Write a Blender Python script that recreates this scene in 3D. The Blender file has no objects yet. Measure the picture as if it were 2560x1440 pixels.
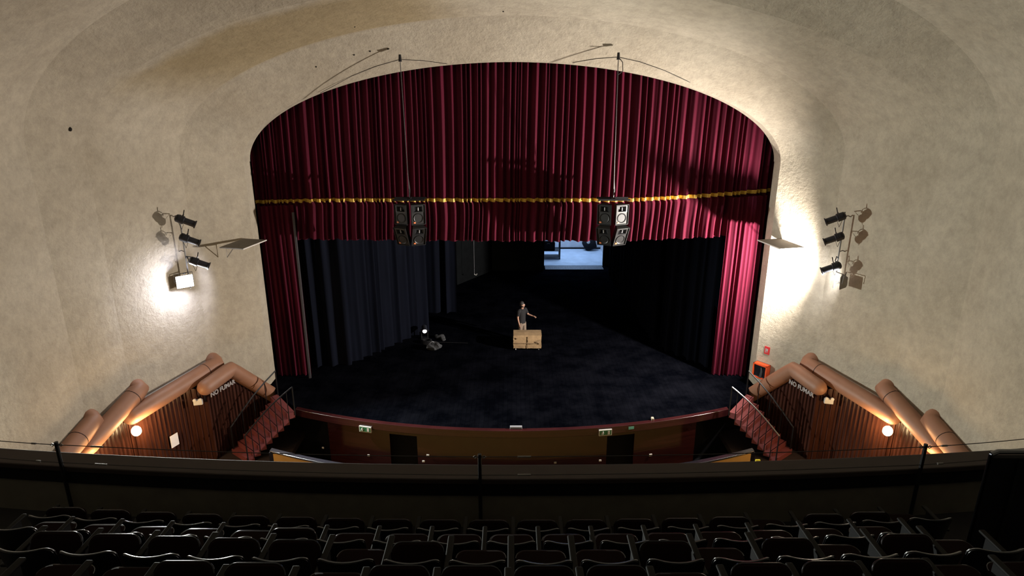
import bpy, math, random
from mathutils import Vector, Matrix

# ---------------------------------------------------------------- camera, world, exposure
SC = bpy.context.scene
COL = SC.collection
F, TH = 1600.0, math.radians(17.5)
EYE = 10.23                                     # eye above the stage boards (z = 0)
cam_d = bpy.data.cameras.new('camera')
cam_d.sensor_width = 36.0
cam_d.lens = 36.0 * F / 2560.0
cam_d.clip_end = 200
cam = bpy.data.objects.new('camera', cam_d)
cam.location = (0, 0, EYE)
cam.rotation_euler = (math.pi / 2 - TH, 0, 0)
COL.objects.link(cam)
SC.camera = cam
W = bpy.data.worlds.new('world')
SC.world = W
W.use_nodes = True
W.node_tree.nodes['Background'].inputs[0].default_value = (0.05, 0.06, 0.09, 1)
W.node_tree.nodes['Background'].inputs[1].default_value = 0.03
SC.view_settings.view_transform = 'Standard'
SC.view_settings.look = 'None'
SC.view_settings.gamma = 1.0
SC.view_settings.exposure = 0.0
FLOOD_RIGHT, FLOOD_LEFT, FLOOD_HALO, SCONCE, BACKSTAGE = 10600.0, 9300.0, 420.0, 110.0, 260.0

CT, ST = math.cos(TH), math.sin(TH)


def P(px, py, D):
    """the point of the hall seen at photo pixel (px, py), D metres ahead of the eye"""
    phi = TH + math.atan((py - 720) / F)
    z = EYE - D * math.tan(phi)
    Z = D * CT + (EYE - z) * ST
    return Vector(((px - 1280) / F * Z, D, z))


def PZ(px, py, z):
    phi = TH + math.atan((py - 720) / F)
    return P(px, py, (EYE - z) / math.tan(phi))


def PW(px, py, a, b):
    """the point of the upright wall through plan points a, b seen at photo pixel (px, py)"""
    o = Vector((0, 0, EYE))
    d = P(px, py, 10.0) - o
    n = Vector((b[1] - a[1], -(b[0] - a[0]), 0))
    t = (Vector((a[0], a[1], 0)) - o).dot(n) / d.dot(n)
    return o + d * t


# ---------------------------------------------------------------- materials
def newmat(name):
    m = bpy.data.materials.new(name)
    m.use_nodes = True
    return m, m.node_tree.nodes, m.node_tree.links, m.node_tree.nodes['Principled BSDF']


def mat(name, col, rough=0.6, metal=0.0, var=0.15, scale=8.0, bump=0.0, bscale=40.0, spec=0.5, stretch=(1, 1, 1), sheen=0.0):
    m, N, L, B = newmat(name)
    B.inputs['Roughness'].default_value = rough
    B.inputs['Metallic'].default_value = metal
    B.inputs['Specular IOR Level'].default_value = spec
    if sheen:
        B.inputs['Sheen Weight'].default_value = sheen
    tc = N.new('ShaderNodeTexCoord')
    mp = N.new('ShaderNodeMapping')
    mp.inputs['Scale'].default_value = stretch
    L.new(tc.outputs['Object'], mp.inputs['Vector'])
    nz = N.new('ShaderNodeTexNoise')
    nz.inputs['Scale'].default_value = scale
    nz.inputs['Detail'].default_value = 5
    L.new(mp.outputs['Vector'], nz.inputs['Vector'])
    rp = N.new('ShaderNodeValToRGB')
    lo = [c * (1 - var) for c in col]
    hi = [min(1, c * (1 + var)) for c in col]
    rp.color_ramp.elements[0].position = 0.3
    rp.color_ramp.elements[1].position = 0.7
    rp.color_ramp.elements[0].color = (*lo, 1)
    rp.color_ramp.elements[1].color = (*hi, 1)
    L.new(nz.outputs['Fac'], rp.inputs['Fac'])
    L.new(rp.outputs['Color'], B.inputs['Base Color'])
    if bump:
        n2 = N.new('ShaderNodeTexNoise')
        n2.inputs['Scale'].default_value = bscale
        n2.inputs['Detail'].default_value = 4
        L.new(mp.outputs['Vector'], n2.inputs['Vector'])
        bp = N.new('ShaderNodeBump')
        bp.inputs['Strength'].default_value = bump
        bp.inputs['Distance'].default_value = 0.02
        L.new(n2.outputs['Fac'], bp.inputs['Height'])
        L.new(bp.outputs['Normal'], B.inputs['Normal'])
    return m


def glow(name, col, strength):
    m, N, L, B = newmat(name)
    B.inputs['Base Color'].default_value = (0.8, 0.8, 0.8, 1)
    B.inputs['Emission Color'].default_value = (*col, 1)
    B.inputs['Emission Strength'].default_value = strength
    return m


def plaster_mat():
    m, N, L, B = newmat('rough_plaster')
    B.inputs['Roughness'].default_value = 0.92
    B.inputs['Specular IOR Level'].default_value = 0.15
    tc = N.new('ShaderNodeTexCoord')
    n1 = N.new('ShaderNodeTexNoise'); n1.inputs['Scale'].default_value = 0.45; n1.inputs['Detail'].default_value = 6
    n2 = N.new('ShaderNodeTexNoise'); n2.inputs['Scale'].default_value = 3.2; n2.inputs['Detail'].default_value = 8
    n2.inputs['Roughness'].default_value = 0.75
    L.new(tc.outputs['Object'], n1.inputs['Vector']); L.new(tc.outputs['Object'], n2.inputs['Vector'])
    r1 = N.new('ShaderNodeValToRGB')
    r1.color_ramp.elements[0].position = 0.3; r1.color_ramp.elements[1].position = 0.7
    r1.color_ramp.elements[0].color = (0.41, 0.355, 0.275, 1); r1.color_ramp.elements[1].color = (0.48, 0.425, 0.34, 1)
    r2 = N.new('ShaderNodeValToRGB')
    r2.color_ramp.elements[0].position = 0.35; r2.color_ramp.elements[1].position = 0.62
    r2.color_ramp.elements[0].color = (0.72, 0.72, 0.72, 1); r2.color_ramp.elements[1].color = (1, 1, 1, 1)
    mx = N.new('ShaderNodeMix'); mx.data_type = 'RGBA'; mx.blend_type = 'MULTIPLY'; mx.inputs['Factor'].default_value = 0.75
    L.new(n1.outputs['Fac'], r1.inputs['Fac']); L.new(n2.outputs['Fac'], r2.inputs['Fac'])
    L.new(r1.outputs['Color'], mx.inputs[6]); L.new(r2.outputs['Color'], mx.inputs[7])
    sx = N.new('ShaderNodeSeparateXYZ'); L.new(tc.outputs['Object'], sx.inputs[0])

    def ramp(src, a, b, name):
        r = N.new('ShaderNodeMapRange'); r.interpolation_type = 'SMOOTHSTEP'; r.label = name
        r.inputs['From Min'].default_value = a; r.inputs['From Max'].default_value = b
        L.new(src, r.inputs['Value'])
        return r.outputs[0]

    def mul(a, b):
        q = N.new('ShaderNodeMath'); q.operation = 'MULTIPLY'
        L.new(a, q.inputs[0]); L.new(b, q.inputs[1])
        return q.outputs[0]
    # tan band painted on the second ring of the vault, wandering at its upper edge
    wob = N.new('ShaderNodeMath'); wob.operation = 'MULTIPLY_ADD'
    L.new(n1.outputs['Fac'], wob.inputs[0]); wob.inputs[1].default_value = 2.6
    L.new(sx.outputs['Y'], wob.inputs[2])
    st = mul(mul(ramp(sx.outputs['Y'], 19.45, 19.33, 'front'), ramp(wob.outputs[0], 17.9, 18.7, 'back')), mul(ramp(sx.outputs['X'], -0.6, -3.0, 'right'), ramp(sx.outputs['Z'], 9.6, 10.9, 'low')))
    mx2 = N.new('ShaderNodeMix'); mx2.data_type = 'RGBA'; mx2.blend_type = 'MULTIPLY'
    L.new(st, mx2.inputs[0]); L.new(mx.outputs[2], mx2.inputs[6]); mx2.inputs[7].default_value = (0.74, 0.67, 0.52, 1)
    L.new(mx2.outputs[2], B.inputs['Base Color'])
    n3 = N.new('ShaderNodeTexNoise'); n3.inputs['Scale'].default_value = 9.0; n3.inputs['Detail'].default_value = 8
    n3.inputs['Roughness'].default_value = 0.65
    L.new(tc.outputs['Object'], n3.inputs['Vector'])
    bp = N.new('ShaderNodeBump'); bp.inputs['Strength'].default_value = 0.55; bp.inputs['Distance'].default_value = 0.06
    L.new(n3.outputs['Fac'], bp.inputs['Height']); L.new(bp.outputs['Normal'], B.inputs['Normal'])
    return m


def velvet(name, col, rough=0.85, sheen=0.25, spec=0.15):
    m, N, L, B = newmat(name)
    B.inputs['Roughness'].default_value = rough
    B.inputs['Specular IOR Level'].default_value = spec
    B.inputs['Sheen Weight'].default_value = sheen
    B.inputs['Sheen Roughness'].default_value = 0.5
    B.inputs['Sheen Tint'].default_value = (*[min(1, c * 2.5) for c in col], 1)
    tc = N.new('ShaderNodeTexCoord')
    mp = N.new('ShaderNodeMapping'); mp.inputs['Scale'].default_value = (1.5, 1.5, 0.12)
    nz = N.new('ShaderNodeTexNoise'); nz.inputs['Scale'].default_value = 3; nz.inputs['Detail'].default_value = 6
    L.new(tc.outputs['Object'], mp.inputs['Vector']); L.new(mp.outputs['Vector'], nz.inputs['Vector'])
    rp = N.new('ShaderNodeValToRGB')
    rp.color_ramp.elements[0].position = 0.3; rp.color_ramp.elements[1].position = 0.7
    rp.color_ramp.elements[0].color = (*[c * 0.75 for c in col], 1)
    rp.color_ramp.elements[1].color = (*[c * 1.2 for c in col], 1)
    L.new(nz.outputs['Fac'], rp.inputs['Fac']); L.new(rp.outputs['Color'], B.inputs['Base Color'])
    return m


def stage_mat():
    m, N, L, B = newmat('black_stage_boards')
    tc = N.new('ShaderNodeTexCoord')
    n1 = N.new('ShaderNodeTexNoise'); n1.inputs['Scale'].default_value = 0.9; n1.inputs['Detail'].default_value = 9
    n1.inputs['Roughness'].default_value = 0.7
    L.new(tc.outputs['Object'], n1.inputs['Vector'])
    rp = N.new('ShaderNodeValToRGB')
    e = rp.color_ramp.elements
    e[0].position = 0.40; e[0].color = (0.0010, 0.0012, 0.0022, 1)
    e[1].position = 0.72; e[1].color = (0.0050, 0.0053, 0.0080, 1)
    L.new(n1.outputs['Fac'], rp.inputs['Fac'])
    bt = N.new('ShaderNodeTexBrick')
    bt.inputs['Scale'].default_value = 1.0
    bt.inputs['Brick Width'].default_value = 4.0; bt.inputs['Row Height'].default_value = 0.15
    bt.inputs['Mortar Size'].default_value = 0.006
    bt.inputs['Color1'].default_value = (1, 1, 1, 1); bt.inputs['Color2'].default_value = (0.82, 0.82, 0.82, 1)
    bt.inputs['Mortar'].default_value = (0.45, 0.45, 0.45, 1)
    mp = N.new('ShaderNodeMapping'); mp.inputs['Rotation'].default_value = (0, 0, math.pi / 2)
    L.new(tc.outputs['Object'], mp.inputs['Vector']); L.new(mp.outputs['Vector'], bt.inputs['Vector'])
    mx = N.new('ShaderNodeMix'); mx.data_type = 'RGBA'; mx.blend_type = 'MULTIPLY'; mx.inputs['Factor'].default_value = 0.8
    L.new(rp.outputs['Color'], mx.inputs[6]); L.new(bt.outputs['Color'], mx.inputs[7])
    L.new(mx.outputs[2], B.inputs['Base Color'])
    B.inputs['Roughness'].default_value = 0.7
    B.inputs['Specular IOR Level'].default_value = 0.0
    return m


def wood_mat(name, a, b, rough, spec=0.5, sc=(6, 6, 0.5)):
    m, N, L, B = newmat(name)
    tc = N.new('ShaderNodeTexCoord')
    mp = N.new('ShaderNodeMapping'); mp.inputs['Scale'].default_value = sc
    nz = N.new('ShaderNodeTexNoise'); nz.inputs['Scale'].default_value = 2.2; nz.inputs['Detail'].default_value = 8
    nz.inputs['Distortion'].default_value = 0.6
    L.new(tc.outputs['Object'], mp.inputs['Vector']); L.new(mp.outputs['Vector'], nz.inputs['Vector'])
    rp = N.new('ShaderNodeValToRGB')
    rp.color_ramp.elements[0].position = 0.3; rp.color_ramp.elements[1].position = 0.72
    rp.color_ramp.elements[0].color = (*a, 1); rp.color_ramp.elements[1].color = (*b, 1)
    L.new(nz.outputs['Fac'], rp.inputs['Fac']); L.new(rp.outputs['Color'], B.inputs['Base Color'])
    B.inputs['Roughness'].default_value = rough
    B.inputs['Specular IOR Level'].default_value = spec
    bp = N.new('ShaderNodeBump'); bp.inputs['Strength'].default_value = 0.12; bp.inputs['Distance'].default_value = 0.01
    L.new(nz.outputs['Fac'], bp.inputs['Height']); L.new(bp.outputs['Normal'], B.inputs['Normal'])
    return m


M = {
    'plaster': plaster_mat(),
    'red': velvet('crimson_velvet', (0.066, 0.0032, 0.0138)),
    'black_cloth': velvet('black_drape_cloth', (0.0045, 0.0055, 0.0105), sheen=0.0, spec=0.04),
    'gold': mat('gold_braid', (0.62, 0.40, 0.06), 0.45, 0.2, 0.25, 30),
    'stage': stage_mat(),
    'slat': wood_mat('dark_slatted_wood', (0.025, 0.0085, 0.006), (0.060, 0.020, 0.012), 0.25),
    'mahogany': wood_mat('polished_mahogany', (0.014, 0.003, 0.0026), (0.028, 0.0062, 0.005), 0.12, 0.5, (0.4, 0.4, 5)),
    'mahogany_lip': wood_mat('mahogany_edge', (0.026, 0.006, 0.0066), (0.042, 0.0095, 0.0105), 0.2, 0.5, (0.4, 0.4, 5)),
    'tube': mat('terracotta_paint', (0.27, 0.128, 0.075), 0.55, 0, 0.08, 3),
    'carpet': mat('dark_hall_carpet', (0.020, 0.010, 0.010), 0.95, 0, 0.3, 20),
    'stair': mat('red_stair_paint', (0.17, 0.036, 0.038), 0.7, 0, 0.12, 5),
    'black_metal': mat('black_painted_metal', (0.012, 0.012, 0.014), 0.45, 0.3, 0.1),
    'can': mat('dark_lamp_housing', (0.020, 0.020, 0.026), 0.5, 0.4, 0.1),
    'grey_metal': mat('grey_metal', (0.20, 0.19, 0.18), 0.5, 0.5, 0.1),
    'chrome': mat('bright_chrome', (0.85, 0.85, 0.88), 0.3, 1.0, 0.03),
    'seat_trim': mat('satin_metal_edge', (0.24, 0.245, 0.265), 0.22, 1.0, 0.03),
    'seat_edge': mat('dull_metal_edge', (0.07, 0.07, 0.078), 0.22, 1.0, 0.03),
    'stand': mat('dark_seat_stand', (0.007, 0.007, 0.008), 0.8, 0, 0.1, spec=0.2),
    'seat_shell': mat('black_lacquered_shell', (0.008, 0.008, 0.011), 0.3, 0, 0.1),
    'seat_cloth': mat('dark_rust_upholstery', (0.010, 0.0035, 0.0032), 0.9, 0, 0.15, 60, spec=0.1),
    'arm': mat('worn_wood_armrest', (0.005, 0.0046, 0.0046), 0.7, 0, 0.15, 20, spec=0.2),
    'parapet': mat('dark_parapet_paint', (0.028, 0.017, 0.0145), 0.7, 0, 0.12, 4),
    'parapet_face': mat('dim_parapet_face', (0.15, 0.135, 0.11), 0.85, 0, 0.12, 4),
    'balcony': mat('dark_balcony_floor', (0.014, 0.012, 0.012), 0.9, 0, 0.2, 8),
    'black': mat('matt_black_paint', (0.006, 0.006, 0.008), 0.9, 0, 0.2, 4, spec=0.2),
    'black_wall': mat('black_stage_wall', (0.028, 0.032, 0.035), 0.9, 0, 0.2, 2, spec=0.2),
    'pit_dark': mat('dark_lacquered_rail', (0.014, 0.013, 0.018), 0.22, 0, 0.1),
    'yellow': mat('ochre_panel_paint', (0.62, 0.36, 0.10), 0.6, 0, 0.06, 3),
    'hazard': mat('yellow_edge_paint', (0.75, 0.68, 0.05), 0.6, 0, 0.05),
    'speaker': mat('black_speaker_carpet', (0.006, 0.006, 0.007), 0.7, 0, 0.1, 60),
    'baffle': mat('dark_grey_baffle', (0.010, 0.010, 0.011), 0.55, 0, 0.1, 60),
    'cone': mat('grey_speaker_cone', (0.018, 0.018, 0.020), 0.45, 0, 0.1, 30),
    'glint_plug': mat('pale_glint_plug', (0.30, 0.30, 0.31), 0.3, 0, 0.05),  # glint in the horn, put into a pale tone
    'badge': mat('orange_badge', (0.95, 0.22, 0.05), 0.5, 0, 0.05),
    'white': mat('white_plastic', (0.52, 0.50, 0.48), 0.5, 0, 0.04),
    'paper': mat('white_paper', (0.72, 0.70, 0.72), 0.8, 0, 0.03),
    'letter': mat('white_lettering', (0.34, 0.31, 0.31), 0.6, 0, 0.03),
    'green': mat('green_sign_plastic', (0.02, 0.13, 0.055), 0.5, 0, 0.05),
    'signred': mat('red_sign_plastic', (0.50, 0.018, 0.022), 0.5, 0, 0.05),
    'hose': mat('orange_red_enamel', (0.72, 0.085, 0.018), 0.4, 0, 0.06),
    'ledge': mat('pale_ledge', (0.36, 0.32, 0.28), 0.8, 0, 0.08),
    'glass_dark': mat('dark_cabinet_glass', (0.012, 0.012, 0.016), 0.08, 0, 0.05),
    'board': mat('grey_board', (0.17, 0.155, 0.14), 0.7, 0, 0.12, 6),
    'board_edge': mat('pale_board_edge', (0.62, 0.58, 0.55), 0.7, 0, 0.05, 6),
    'wrap': mat('brown_wrapping_cloth', (0.29, 0.19, 0.098), 0.85, 0, 0.14, 5, 0.4, 12),
    'wrap_dark': mat('brown_cloth_fold', (0.20, 0.13, 0.07), 0.9, 0, 0.1, 5),
    'skin': mat('skin', (0.36, 0.20, 0.14), 0.6, 0, 0.06, 6),
    'hair': mat('dark_hair', (0.012, 0.009, 0.008), 0.7, 0, 0.2, 30),
    'shirt': mat('black_tshirt', (0.0055, 0.0048, 0.0065), 0.9, 0, 0.1, 10),
    'khaki': mat('khaki_trousers', (0.17, 0.125, 0.095), 0.9, 0, 0.1, 10),
    'eye': mat('eye_white', (0.6, 0.6, 0.6), 0.3, 0, 0.02),
    'shoe': mat('dark_shoe', (0.015, 0.013, 0.012), 0.6, 0, 0.1),
    'flat_dark': mat('black_flat_canvas', (0.006, 0.007, 0.008), 0.95, 0, 0.2, 3, spec=0.1),
    'batten': mat('dull_grey_batten', (0.055, 0.05, 0.06), 0.8, 0, 0.1),
    'grey_bag': mat('grey_canvas', (0.036, 0.037, 0.041), 0.9, 0, 0.25, 7, 0.6, 9),
    'passage': mat('pale_passage_floor', (0.42, 0.47, 0.55), 0.5, 0, 0.12, 2),
    'passage_wall': mat('pale_passage_wall', (0.52, 0.52, 0.55), 0.8, 0, 0.12, 2.5),
    'passage_spill': mat('light_spill_boards', (0.11, 0.115, 0.13), 0.6, 0, 0.35, 3, stretch=(6, 0.6, 1)),  # spilt passage light put into the board colour
    'wire': mat('thin_steel_wire', (0.05, 0.045, 0.045), 0.5, 0.5, 0.05),
    'stain': mat('dark_hole', (0.02, 0.017, 0.015), 0.9, 0, 0.1),
    'beige': mat('beige_plastic', (0.45, 0.36, 0.28), 0.6, 0, 0.05),
    'grey_plastic': mat('grey_plastic', (0.22, 0.22, 0.24), 0.6, 0, 0.05),
    'bulb': glow('warm_lamp_glass', (1.0, 0.72, 0.36), 22.0),
    'flood_glass': glow('flood_lamp_glass', (0.93, 0.95, 1.0), 260.0),
    'tip': glow('small_white_lamp', (1.0, 0.93, 0.96), 3.0),
}


# ---------------------------------------------------------------- mesh builder
class MB:
    def __init__(self):
        self.v, self.f = [], []

    def add(self, vs, fs):
        n = len(self.v)
        self.v += [tuple(p) for p in vs]
        self.f += [tuple(i + n for i in q) for q in fs]
        return self

    def box(self, a, b, mtx=None):
        x0, y0, z0 = a
        x1, y1, z1 = b
        vs = [Vector(p) for p in ((x0, y0, z0), (x1, y0, z0), (x1, y1, z0), (x0, y1, z0), (x0, y0, z1), (x1, y0, z1), (x1, y1, z1), (x0, y1, z1))]
        if mtx is not None:
            vs = [mtx @ p for p in vs]
        return self.add(vs, [(0, 3, 2, 1), (4, 5, 6, 7), (0, 1, 5, 4), (1, 2, 6, 5), (2, 3, 7, 6), (3, 0, 4, 7)])

    def prism(self, poly, z0, z1):
        """upright prism over a plan polygon (counter-clockwise)"""
        n = len(poly)
        vs = [(p[0], p[1], z0) for p in poly] + [(p[0], p[1], z1) for p in poly]
        fs = [tuple(range(n - 1, -1, -1)), tuple(range(n, 2 * n))]
        fs += [(i, (i + 1) % n, n + (i + 1) % n, n + i) for i in range(n)]
        return self.add(vs, fs)

    def tube(self, path, r, seg=10, caps=True, dome=False):
        path = [Vector(p) for p in path]
        rs = r if isinstance(r, (list, tuple)) else [r] * len(path)
        n = len(path)
        tang = []
        for i in range(n):
            a = path[max(0, i - 1)]
            b = path[min(n - 1, i + 1)]
            tang.append((b - a).normalized())
        if dome:
            k = 4
            pre, post, rp, rq = [], [], [], []
            for j in range(k):
                an = (j / k) * math.pi / 2
                pre.append(path[0] - tang[0] * rs[0] * math.cos(an)); rp.append(max(0.004, rs[0] * math.sin(an)))
                post.append(path[-1] + tang[-1] * rs[-1] * math.sin((j + 1) / k * math.pi / 2)); rq.append(max(0.004, rs[-1] * math.cos((j + 1) / k * math.pi / 2)))
            path = pre + path + post
            rs = rp + list(rs) + rq
            tang = [tang[0]] * k + tang + [tang[-1]] * k
            n = len(path)
        up = Vector((0, 0, 1)) if abs(tang[0].z) < 0.9 else Vector((0, 1, 0))
        u = (up - tang[0] * up.dot(tang[0])).normalized()
        vs, fs = [], []
        for i in range(n):
            t = tang[i]
            u = (u - t * u.dot(t))
            u = u.normalized() if u.length > 1e-6 else t.orthogonal().normalized()
            w = t.cross(u)
            for k in range(seg):
                an = 2 * math.pi * k / seg
                vs.append(path[i] + (u * math.cos(an) + w * math.sin(an)) * rs[i])
        for i in range(n - 1):
            for k in range(seg):
                a = i * seg + k
                b = i * seg + (k + 1) % seg
                fs.append((a, b, b + seg, a + seg))
        if caps:
            fs.append(tuple(range(seg - 1, -1, -1)))
            fs.append(tuple(range((n - 1) * seg, n * seg)))
        return self.add(vs, fs)

    def sphere(self, c, r, seg=14, rings=9, sc=(1, 1, 1)):
        c = Vector(c)
        vs, fs = [c + Vector((0, 0, r * sc[2]))], []
        for i in range(1, rings):
            th = math.pi * i / rings
            for k in range(seg):
                ph = 2 * math.pi * k / seg
                vs.append(c + Vector((r * sc[0] * math.sin(th) * math.cos(ph), r * sc[1] * math.sin(th) * math.sin(ph), r * sc[2] * math.cos(th))))
        vs.append(c - Vector((0, 0, r * sc[2])))
        for k in range(seg):
            fs.append((0, 1 + k, 1 + (k + 1) % seg))
        for i in range(rings - 2):
            for k in range(seg):
                a = 1 + i * seg + k
                b = 1 + i * seg + (k + 1) % seg
                fs.append((a, a + seg, b + seg, b))
        last = len(vs) - 1
        o = 1 + (rings - 2) * seg
        for k in range(seg):
            fs.append((last, o + (k + 1) % seg, o + k))
        return self.add(vs, fs)

    def grid(self, rows, flip=False):
        """rows of equal length joined into a sheet"""
        n = len(rows[0])
        vs = [p for r in rows for p in r]
        fs = []
        for i in range(len(rows) - 1):
            for k in range(n - 1):
                a = i * n + k
                q = (a, a + 1, a + n + 1, a + n)
                fs.append(q[::-1] if flip else q)
        return self.add(vs, fs)

    def xf(self, mtx):
        self.v = [tuple(mtx @ Vector(p)) for p in self.v]
        return self

    def build(self, name, m, parent=None, smooth=False, bevel=0.0, angle=40):
        me = bpy.data.meshes.new(name)
        me.from_pydata(self.v, [], self.f)
        me.update()
        me.materials.append(m)
        o = bpy.data.objects.new(name, me)
        COL.objects.link(o)
        if parent is not None:
            o.parent = parent
        if smooth:
            for p in me.polygons:
                p.use_smooth = True
            try:
                me.set_sharp_from_angle(angle=math.radians(angle))
            except Exception:
                pass
        if bevel:
            b = o.modifiers.new('bevel', 'BEVEL')
            b.width = bevel
            b.segments = 2
            b.limit_method = 'ANGLE'
        return o


def tag(o, label, cat, group=None):
    o['label'] = label
    o['category'] = cat
    if group:
        o['group'] = group
    return o


def thing(name, label, cat, loc=(0, 0, 0), rotz=0.0, group=None):
    o = bpy.data.objects.new(name, None)
    o.empty_display_size = 0.1
    o.location = loc
    o.rotation_euler = (0, 0, rotz)
    COL.objects.link(o)
    return tag(o, label, cat, group)


def struct(o):
    o['kind'] = 'structure'
    return o


def local(parent, p):
    """world point -> parent's space (empties here are only moved and turned about z)"""
    c, s = math.cos(-parent.rotation_euler.z), math.sin(-parent.rotation_euler.z)
    d = Vector(p) - parent.location
    return Vector((c * d.x - s * d.y, s * d.x + c * d.y, d.z))


ORD = ['first', 'second', 'third', 'fourth', 'fifth', 'sixth', 'seventh', 'eighth', 'ninth', 'tenth', 'eleventh', 'twelfth',
       'thirteenth', 'fourteenth', 'fifteenth', 'sixteenth', 'seventeenth', 'eighteenth', 'nineteenth', 'twentieth', 'twenty-first', 'twenty-second']

# ---------------------------------------------------------------- the shell: megaphone of plaster rings
# each loop: distance, half width, springing height, rise of the arch
LOOPS = [(20.95, 8.68, 7.85, 3.11), (19.40, 9.92, 8.20, 3.92), (16.80, 11.02, 8.48, 4.17), (15.30, 11.40, 8.85, 4.80),
         (10.0, 11.45, 9.0, 4.95), (3.0, 11.3, 9.1, 5.0), (-6.0, 11.3, 9.1, 5.0)]
NEXP = 1.95
PROS = LOOPS[0]


def arch_pt(lp, t, D=None):
    D0, a, zs, b = lp
    c, s = math.cos(t), math.sin(t)
    x = a * math.copysign(abs(c) ** (2 / NEXP), c)
    z = zs + b * abs(s) ** (2 / NEXP)
    return (x, D0 if D is None else D, z)


def wall_rows(side):
    zs_ = [0.0, 0.25, 0.5, 0.75, 1.0]
    mb = MB()
    for i in range(len(LOOPS) - 1):
        A, B = LOOPS[i], LOOPS[i + 1]
        rows = []
        for k in zs_:
            rows.append([(side * A[1], A[0], -1.4 + (A[2] + 1.4) * k), (side * B[1], B[0], -1.4 + (B[2] + 1.4) * k)])
        mb.grid(rows, flip=side > 0)
    return mb


struct(wall_rows(-1).build('wall_left', M['plaster'], smooth=True, angle=5))
struct(wall_rows(1).build('wall_right', M['plaster'], smooth=True, angle=5))
mb = MB()
NT = 96
for i in range(len(LOOPS) - 1):
    A, B = LOOPS[i], LOOPS[i + 1]
    steps = 1 if A[0] - B[0] < 0.2 else 6
    rows = []
    for j in range(steps + 1):
        k = j / steps
        L_ = tuple(A[q] + (B[q] - A[q]) * k for q in range(4))
        rows.append([arch_pt(L_, math.pi * n / NT) for n in range(NT + 1)])
    mb.grid(rows)
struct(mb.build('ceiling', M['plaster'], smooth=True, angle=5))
# proscenium reveal: the thickness of the arch
mb = MB()
outline = [(8.68, z) for z in (-0.4, 2, 4, 6)] + [(arch_pt(PROS, math.pi * n / NT)[0], arch_pt(PROS, math.pi * n / NT)[2]) for n in range(NT + 1)] + [(-8.68, z) for z in (6, 4, 2, -0.4)]
mb.grid([[(x, 20.95, z) for x, z in outline], [(x, 21.5, z) for x, z in outline]], flip=True)
struct(mb.build('trim_1', M['plaster'], smooth=True, angle=5))
# back wall of the hall, behind the eye
struct(MB().box((-12, -6.2, -1.4), (12, -6.0, 14.5)).build('wall_back', M['plaster']))

# ---------------------------------------------------------------- side panelling with terracotta tubes
FLOOR_Z = -1.35


def slats(a, b, z0a, z1a, z1b, side, inward):
    """ribbed timber panelling from plan point a to b, top running from z1a to z1b"""
    a, b = Vector((a[0], a[1])), Vector((b[0], b[1]))
    d = b - a
    L_ = d.length
    d.normalize()
    n = Vector((-d.y, d.x)) * inward
    pitch = 0.135
    cnt = max(2, int(L_ / pitch))
    prof = []
    for i in range(cnt):
        s = L_ * i / cnt
        w = L_ / cnt
        prof += [(s, 0.0), (s + w * 0.18, 0.045), (s + w * 0.72, 0.045), (s + w * 0.9, 0.0)]
    prof.append((L_, 0.0))
    lo, hi = [], []
    for s, o in prof:
        p = a + d * s + n * o
        zt = z1a + (z1b - z1a) * s / L_
        lo.append((side * p.x, p.y, z0a))
        hi.append((side * p.x, p.y, zt))
    return [lo, hi]


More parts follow.
